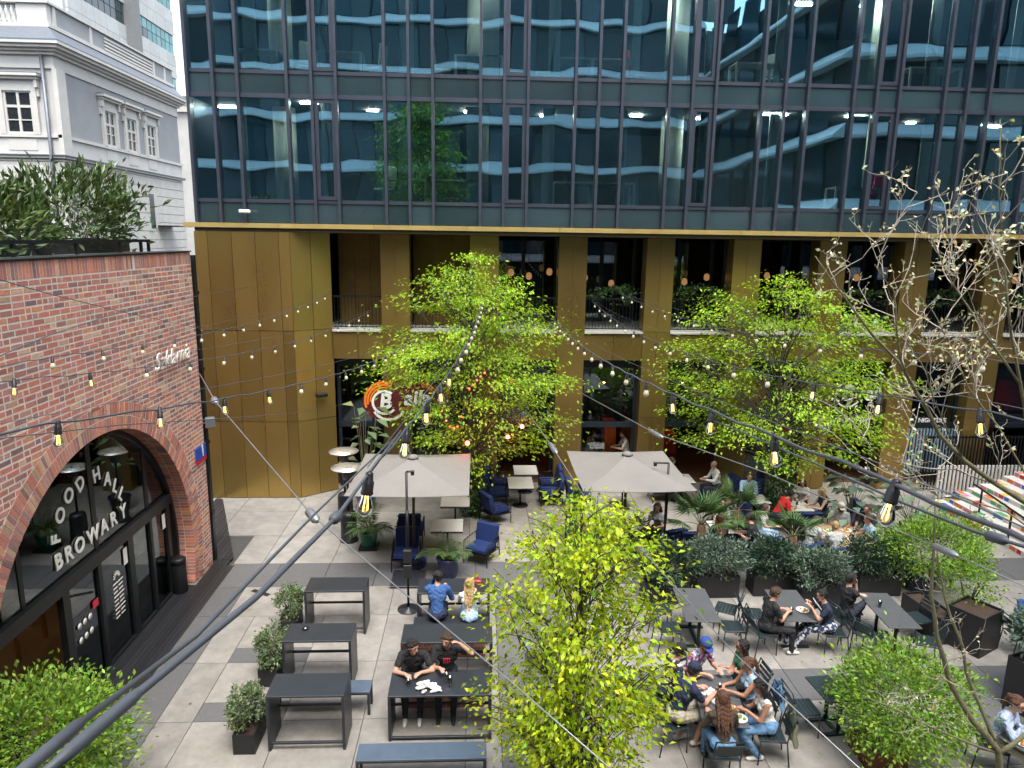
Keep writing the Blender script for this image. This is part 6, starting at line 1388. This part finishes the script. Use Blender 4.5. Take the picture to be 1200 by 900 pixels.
t = thing('handbag', 'red handbag strap arch lying on the far picnic table', 'bag', (-.02, 13.98, .82)); a = MB(); a.tube([(-.11+.22*i/10*1.0, 0, .02+.16*sin(pi*i/10)) for i in range(11)], .016, 7); a.build('strap', mat('red_leather', (.5, .02, .04), .4), t, False); a = MB(); a.box(-.13, .13, -.05, .05, 0, .08, ch=.02); a.build('pouch', mat('red_leather', (.5, .02, .04), .4), t, False)
t = thing('tote_bag', 'white and black tote bag between the two men', 'bag', (-.80, 11.32, .46)); a = MB(); a.cbox((0, 0, .17), (.22, .10, .34), ch=.03, ry=.25); a.build('pouch', C_wstr, t, False); a = MB(); a.tube([(-.05, 0, .33), (-.01, 0, .47), (.08, 0, .46), (.10, 0, .31)], .01, 5); a.build('handle', C_black, t, False)
# round emblem sign with white script on the shop front
M_oran = mat('sign_orange', (.85, .20, .02), .4); M_dred = mat('sign_dark_red', (.10, .008, .015), .5); M_swh = mat('sign_white', (.85, .85, .82), .4)
sx_, sz_, sy_ = -2.42, 3.02, 21.55
t = thing('shop_sign', 'orange and dark red shop sign with white lettering BAILA beside the left tree', 'sign', (sx_, sy_, sz_))
def disc(name, m, t, x, z, y0, y1, rx, rz, n=30, a0=0, a1=2*pi, ri=0.):
    p = [(x+rx*cos(a0+(a1-a0)*i/n), z+rz*sin(a0+(a1-a0)*i/n)) for i in range(n+(ri > 0))]
    if ri: p += [(x+rx*ri*cos(a1+(a0-a1)*i/n), z+rz*ri*sin(a1+(a0-a1)*i/n)) for i in range(n+1)]
    a = MB(); a.prism(p, 'y', y0, y1); return a.build(name, m, t, False)
disc('back_board', M_dred, t, -.42, .0, .0, .06, .66, .64); disc('back_board', M_dred, t, .55, .12, .01, .06, .75, .42)
for k in range(3): disc('orange_petal', M_oran, t, -.42, -.0, -.02-.004*k, -.001, .63-.085*k, .62-.085*k, 18, 1.15+.12*k, 3.5-.15*k, .895)
for k in range(3): disc('orange_petal', M_oran, t, .75, .30, -.02-.004*k, -.001, .48-.1*k, .30-.06*k, 14, .1, 1.7, .72)
disc('white_ring', M_swh, t, -.42, -.04, -.03, -.005, .40, .39, 26, .9, 5.6, .82); disc('white_swash', M_swh, t, -.30, -.20, -.032, -.006, .50, .42, 20, 3.5, 6.0, .84)
for b, s_, x, z, bo in (('B', .66, -.40, -.02, .02), ('aila', .64, .58, .09, .018)):
    o = link('lettering', text_mesh(b, s_, M_swh, .02, bo, .12), t, (x, -.06, z)); o.rotation_euler = (pi/2, 0, 0)
o = link('lettering', text_mesh('SHOTS & DRINKS', .115, M_oran, .012, .002), t, (.62, -.05, -.22)); o.rotation_euler = (pi/2, 0, 0)
t = thing('window_lettering', 'white script lettering Baila on the shop window behind the right tree', 'sign', (12.75, 22.3, 3.15)); o = link('lettering', text_mesh('B', .75, M_swh, .01, .012, .2), t, (-.65, 0, 0)); o.rotation_euler = (pi/2, 0, 0); disc('swash', M_swh, t, -.6, -.02, -.01, .01, .45, .45, 22, 2.2, 5.7, .88)
o = link('lettering', text_mesh('aila', .6, M_swh, .01, .01, .2), t, (.35, 0, .02)); o.rotation_euler = (pi/2, 0, 0)
t = thing('window_lettering', 'small white capitals RESTAURANT on the window band behind the right tree', 'sign', (12.4, 22.3, 2.25)); o = link('lettering', text_mesh('RESTAURANT', .2, M_swh, .006, .004), t); o.rotation_euler = (pi/2, 0, 0)
t = thing('window_lettering', 'small white capitals NIGHTLIFE on the window band at the right', 'sign', (15.1, 22.3, 2.25)); o = link('lettering', text_mesh('NIGHTLIFE', .2, M_swh, .006, .004), t); o.rotation_euler = (pi/2, 0, 0)
t = thing('hanging_sign', 'small round orange and white sign hanging before the pillar behind the right tree', 'sign', (11.1, 21.6, 2.25)); disc('disc', M_swh, t, 0, 0, 0, .03, .22, .28); disc('emblem', M_oran, t, 0, .03, -.012, -.001, .17, .17, 20, 0, pi, .3); disc('emblem', mat('sign_blue', (.03, .08, .3), .4), t, 0, -.06, -.012, -.001, .12, .10)
a = MB(); a.tube([(0, .015, .28), (0, .015, .45), (0, .35, .45)], .012, 5); a.build('bracket', M_rail, t, False)
t = thing('security_camera', 'white bullet camera on the glass facade above the brass edge', 'camera', (-6.6, 21.2, 8.62)); a = MB(); a.cbox((0, -.12, 0), (.30, .10, .10), rz=.5, rx=0, ch=.02); a.build('housing', M_white, t, False); a = MB(); a.tube([(-.15, .05, .05), (0, -.1, 0)], .02, 5); a.build('arm', M_white, t, False)
t = thing('wall_speaker', 'small dark speaker on the splayed brass panel', 'speaker', (-4.75, 21.55, 3.2)); a = MB(); a.cbox((0, 0, 0), (.34, .16, .12), rz=.65, ch=.02); a.build('housing', M_black, t, False)
# ---- string lights
M_cable = mat('black_cable', (.075, .085, .10), .5, var=.15); M_sock = mat('black_socket', (.014, .014, .016), .4)
G_bulb = glass('amber_bulb_glass', (1., .90, .66), .07, .02, 0, .97); M_fil = mat('glowing_filament', (1, .75, .3), .5, emit=(1, .62, .18), estr=3.); M_frost = mat('lit_frosted_bulb', (.66, .60, .44), .35, emit=(1, .88, .6), estr=.02)
def lathe_mesh(n, prof, m, seg): a = MB(); a.lathe(prof, n=seg); return a.mesh(n, m)
ME_sock = lathe_mesh('socket', [(.006, .045), (.012, .040), (.015, .012), (.0185, .010), (.0185, -.022), (.0205, -.024), (.0205, -.030), (.015, -.032)], M_sock, 14)
ME_glass = lathe_mesh('bulb_glass', [(.0135, -.031), (.017, -.045), (.0245, -.068), (.0262, -.080), (.022, -.096), (.012, -.106), (.001, -.108)], G_bulb, 14)
a = MB(); 
for k in range(3): t_ = 2*pi*k/3; a.tube([(.005*cos(t_), .005*sin(t_), -.038), (.009*cos(t_), .009*sin(t_), -.088)], .0022, 4)
ME_fil = a.mesh('filament', M_fil)
ME_far = lathe_mesh('bulb', [(.0135, -.031), (.026, -.066), (.0275, -.080), (.020, -.10), (.001, -.108)], M_frost, 8)
def string_lights(label, A, B, N, sag, ext0=None, near=4, r=.0055, i0=0, wob=.0, companion=None):
    a, b = px3(*A[:2], 1), px3(*B[:2], 1)
    def at(p, dist): d = (p-Vector((0, 0, CAMH))); return Vector((0, 0, CAMH))+d*(dist/(d.dot(_f)))
    a, b = at(a, A[2]), at(b, B[2]); t = thing('string_light', label, 'string lights', a, 0, 'strings of light bulbs across the court')
    def pos(u): q = a.lerp(b, u); q.z -= sag*4*u*(1-u) if 0 <= u <= 1 else sag*4*u*(1-u)*.3; return q
    u0 = ext0 if ext0 is not None else 0; n = 60; cp = [pos(u0+(1.04-u0)*i/n)-a for i in range(n+1)]
    for i in range(len(cp)): cp[i] = cp[i]+Vector((0, 0, .008*sin(i*2.1)))
    c = MB(); c.tube(cp, r, 6); c.build('cable', M_cable, t, False)
    sup = MB(); sup.tube([pos(u0+(1.04-u0)*i/20)-a+Vector((0, 0, .03+(sag*.5)*max(0, sin(pi*i/20)))) for i in range(21)], .0022, 4); sup.build('carrier_wire', M_cable, t, False)
    for i in range(i0, N):
        p = pos(i/(N-1))-a+Vector((0, 0, -.035)); s = link('socket', ME_sock, t, p, rnd.uniform(0, 6))
        s.rotation_euler = (rnd.uniform(-.12, .12), rnd.uniform(-.12, .12), rnd.uniform(0, 6)); s.scale = (1.1,)*3 if i < near else (.95,)*3
        if i < near: link('bulb_glass', ME_glass, s); link('filament', ME_fil, s)
        else: link('bulb', ME_far, s)
    return t
string_lights('string of bulbs rising from the lower left past the orange sign to the left tree', (431, 557, 2.5), (566, 352, 18.5), 17, .25, None, 5)
string_lights('string of bulbs falling to the right edge from the left tree top', (1048, 566, 2.35), (650, 375, 18.8), 17, .22, -.05, 4, .0075)
string_lights('long string of bulbs above the right tree to the facade', (1150, 481, 4.0), (697, 355, 20.8), 17, .38, -.08, 3)
string_lights('highest string of bulbs across the bare branches to the loggia', (1153, 420, 7), (730, 345, 21), 15, .3, -.12, 0)
string_lights('lowest string of bulbs across the brick arch', (67, 495, 4.1), (494, 390, 20.5), 15, .32, -.08, 4, .007)
string_lights('middle string of bulbs across the brick wall', (16, 445, 6.4), (431, 366, 20.8), 14, .3, -.1, 2)
string_lights('upper string of bulbs across the brick wall to the brass corner', (61, 418, 7.8), (381, 346, 20.9), 14, .22, -.25, 0)
def wire(label, pts, r, m=None, knots=(), name='wire', cat='wire', group='wires over the court'):
    q = []
    for x, y, d in pts: p = px3(x, y, 1)-Vector((0, 0, CAMH)); q.append(Vector((0, 0, CAMH))+p*(d/p.dot(_f)))
    t = thing(name, label, cat, q[0], 0, group); rs = [r]*len(q) if not hasattr(r, '__len__') else r; c = MB(); c.tube([p-q[0] for p in q], rs, 8); c.build('cable', m or M_steel, t, False)
    for k, (i, u, l, rad) in enumerate(knots):
        p = q[i].lerp(q[i+1], u)-q[0]; d = (q[i+1]-q[i]).normalized()*l/2; k_ = MB(); k_.tube([p-d, p-d*.6, p+d*.6, p+d], [rad*.4, rad, rad, rad*.4], 8); k_.build('turnbuckle', m or M_steel, t, False)
    return t
M_steel = mat('steel_wire', (.30, .31, .33), .4, .6, var=.15)
wire('thick dark cable running from the lower left corner up to the first bulb', [(-40, 985, 1.0), (150, 822, 1.32), (300, 700, 1.72), (396, 604, 2.2), (431, 556, 2.5), (470, 505, 3.1)], [.0092, .0088, .0080, .0068, .005, .0042], M_cable, ((2, .97, .06, .017), (0, .8, .25, .0125)))
wire('thinner blue grey cable beside the thick one at the lower left', [(-30, 952, 1.15), (92, 849, 1.4), (93, 848, 1.4), (230, 745, 2.0), (365, 606, 3.2), (460, 515, 5.0)], [.0135, .0128, .0075, .007, .0055, .004], M_cable)
wire('steel stay wire from the brick wall corner down past the high tables', [(234, 438, 15.5), (252, 470, 13), (366, 604, 8.2), (470, 692, 6.2), (600, 800, 4.8), (720, 905, 4.0)], [.012, .011, .008, .006, .005, .0045], None, ((0, 1.0, .35, .07), (1, 1.0, .38, .055)))
wire('steel stay wire from behind the left tree to the lone chair', [(620, 485, 18), (648, 525, 15), (690, 590, 11.5), (762, 655, 8.5), (860, 765, 6.0), (1012, 905, 4.4)], [.013, .012, .009, .007, .005, .0045], None, ((0, 1.0, .8, .055), (2, .9, .55, .05)))
wire('steel stay wire over the right parasol toward the right edge', [(680, 460, 20), (768, 508, 16), (900, 555, 12.5), (1060, 625, 8.0), (1130, 655, 6.8), (1230, 700, 5.6)], [.014, .012, .010, .008, .0065, .005], None, ((0, 1.0, .7, .05), (3, .7, .5, .04)))
wire('thin wire drooping between bulbs at the right edge', [(830, 490, 6.5), (960, 545, 3.6), (1060, 590, 2.6), (1140, 622, 2.2), (1215, 645, 1.9)], .0055, M_cable, ((3, .4, .11, .016),))
wire('thin wire across the arch and brass corner', [(-20, 516, 6), (60, 507, 6.6), (140, 498, 7.6), (240, 492, 10.5), (340, 485, 15), (400, 474, 20)], .006, M_cable)
wire('thin wire descending over the brick wall from the upper left', [(-20, 322, 7), (60, 345, 8.5), (150, 367, 11.5), (235, 385, 16), (300, 388, 20.5)], .006, M_cable)
wire('second thin wire rising over the brick wall', [(-20, 425, 6), (60, 392, 8), (140, 366, 11), (225, 348, 16), (300, 335, 21)], .006, M_cable)
# red fairy lights in the left tree
M_redl = mat('red_fairy_light', (1, .1, .08), .4, emit=(1, .05, .03), estr=5)
t = thing('fairy_lights', 'garland of small red lights on the fork of the left tree above the parasol', 'fairy lights', (-.3, 19.2, 2.9)); pts = [Vector((-.75+.052*i, -.25+.05*sin(i), .75-1.0*sin(pi*min(1, i/16))*.8+(.055*max(0, i-10)))) for i in range(26)]
a = MB(); a.tube(pts, .008, 5); a.build('cable', M_cable, t, False); b = MB(); b.ball((0, 0, 0), .026, 7, 5); rm = b.mesh('light', M_redl)
for p in pts[::2]: link('light', rm, t, p)
for i, (x, y, z) in enumerate(((.85, 19.0, 2.6), (1.25, 19.2, 2.85), (-.25, 18.0, 2.72))):
    t = thing('red_lamp', ('red lamp among the lower leaves right of the ivy', 'red lamp hanging furthest right in the left tree', 'red lamp glowing on the corner of the left parasol')[i], 'lamp', (x, y, z), 0, 'small red lamps'); a = MB(); a.ball((0, 0, 0), .055, 10, 7); a.build('globe', mat('red_lamp_globe', (1, .08, .05), .4, emit=(1, .05, .03), estr=30), t, False); a = MB(); a.tube([(0, 0, .05), (0, 0, .5)], .006, 4); a.build('cord', M_cable, t, False)
# desks, chairs seen through the office glass
def desk(label, x, z, w=1.5, y=22.4):
    t = thing('desk', label, 'desk', (x, y, z), 0, 'white office desks'); P_('desktop', M_white, t, -w/2, w/2, -.35, .35, .70, .74)
    for s in (-1, 1): P_('leg_frame', M_white, t, s*(w/2-.03)-.03, s*(w/2-.03)+.03, -.35, -.29, 0, .70); P_('leg_frame', M_white, t, s*(w/2-.03)-.03, s*(w/2-.03)+.03, .29, .35, 0, .70)
F1, F2 = 8.92, 12.40
for i, (x, z, w) in enumerate(((-2.2, F1, 1.3), (-.6, F1, 1.5), (2.85, F1, 1.25), (4.1, F1, 1.25), (11.6, F1, 1.4), (-6.3, F2, 1.2), (-4.0, F2, 1.3), (.0, F2, 1.4), (2.7, F2, 1.2), (3.9, F2, 1.2), (8.2, F2, 1.3), (13.6, F2, 1.6))):
    desk(('white desk on the lower office floor behind the left tree top', 'white desk on the lower floor left of the middle', 'white desk pair on the lower floor, left one', 'white desk pair on the lower floor, right one', 'white desk on the lower floor at the right', 'white desk on the upper floor at the far left', 'white desk on the upper floor second from left', 'white desk on the upper floor above the left tree', 'white desk pair on the upper floor, left one', 'white desk pair on the upper floor, right one', 'white desk on the upper floor where mirrored bands climb', 'white desk on the upper floor at the right')[i], x, z, w)
def office_chair(label, x, z, rz, m):
    t = thing('office_chair', label, 'office chair', (x, 23.1, z), rz, 'swivel chairs in the offices'); a = MB(); a.box(-.24, .24, -.24, .24, .44, .52, ch=.03); a.build('seat', m, t, False); a = MB(); a.cbox((0, -.26, .86), (.44, .06, .62), ch=.03, rx=.12); a.build('backrest', m, t, False)
    a = MB(); a.tube([(0, 0, .08), (0, 0, .44)], .03, 6); a.build('column', M_alu, t, False)
    for k in range(5): a = MB(); a.tube([(0, 0, .10), (.3*cos(k*1.2566), .3*sin(k*1.2566), .04)], .02, 5); a.build('foot', M_alu, t, False)
M_wch = mat('pale_chair_shell', (.55, .60, .58), .5); M_rch = mat('red_chair_shell', (.45, .03, .07), .6)
for i, (x, z, r_, m) in enumerate(((-3.1, F2, 1.2, M_wch), (-1.1, F2, -1.4, M_wch), (2.0, F2, 1.3, M_wch), (4.7, F2, -1.2, M_rch), (-5.2, F2, .5, M_wch), (-2.9, F1, 1.0, M_wch), (9.1, F2, -1, M_wch), (12.6, F1, .3, M_rch))): office_chair(('pale swivel chair upstairs left of the middle', 'pale swivel chair upstairs above the left tree', 'pale swivel chair upstairs beside the desk pair', 'red swivel chair upstairs beside the desk pair', 'pale swivel chair upstairs at the far left', 'pale swivel chair on the lower floor behind the tree top', 'pale swivel chair upstairs where the mirrored bands climb', 'red swivel chair on the lower floor at the right')[i], x, z, r_, m)
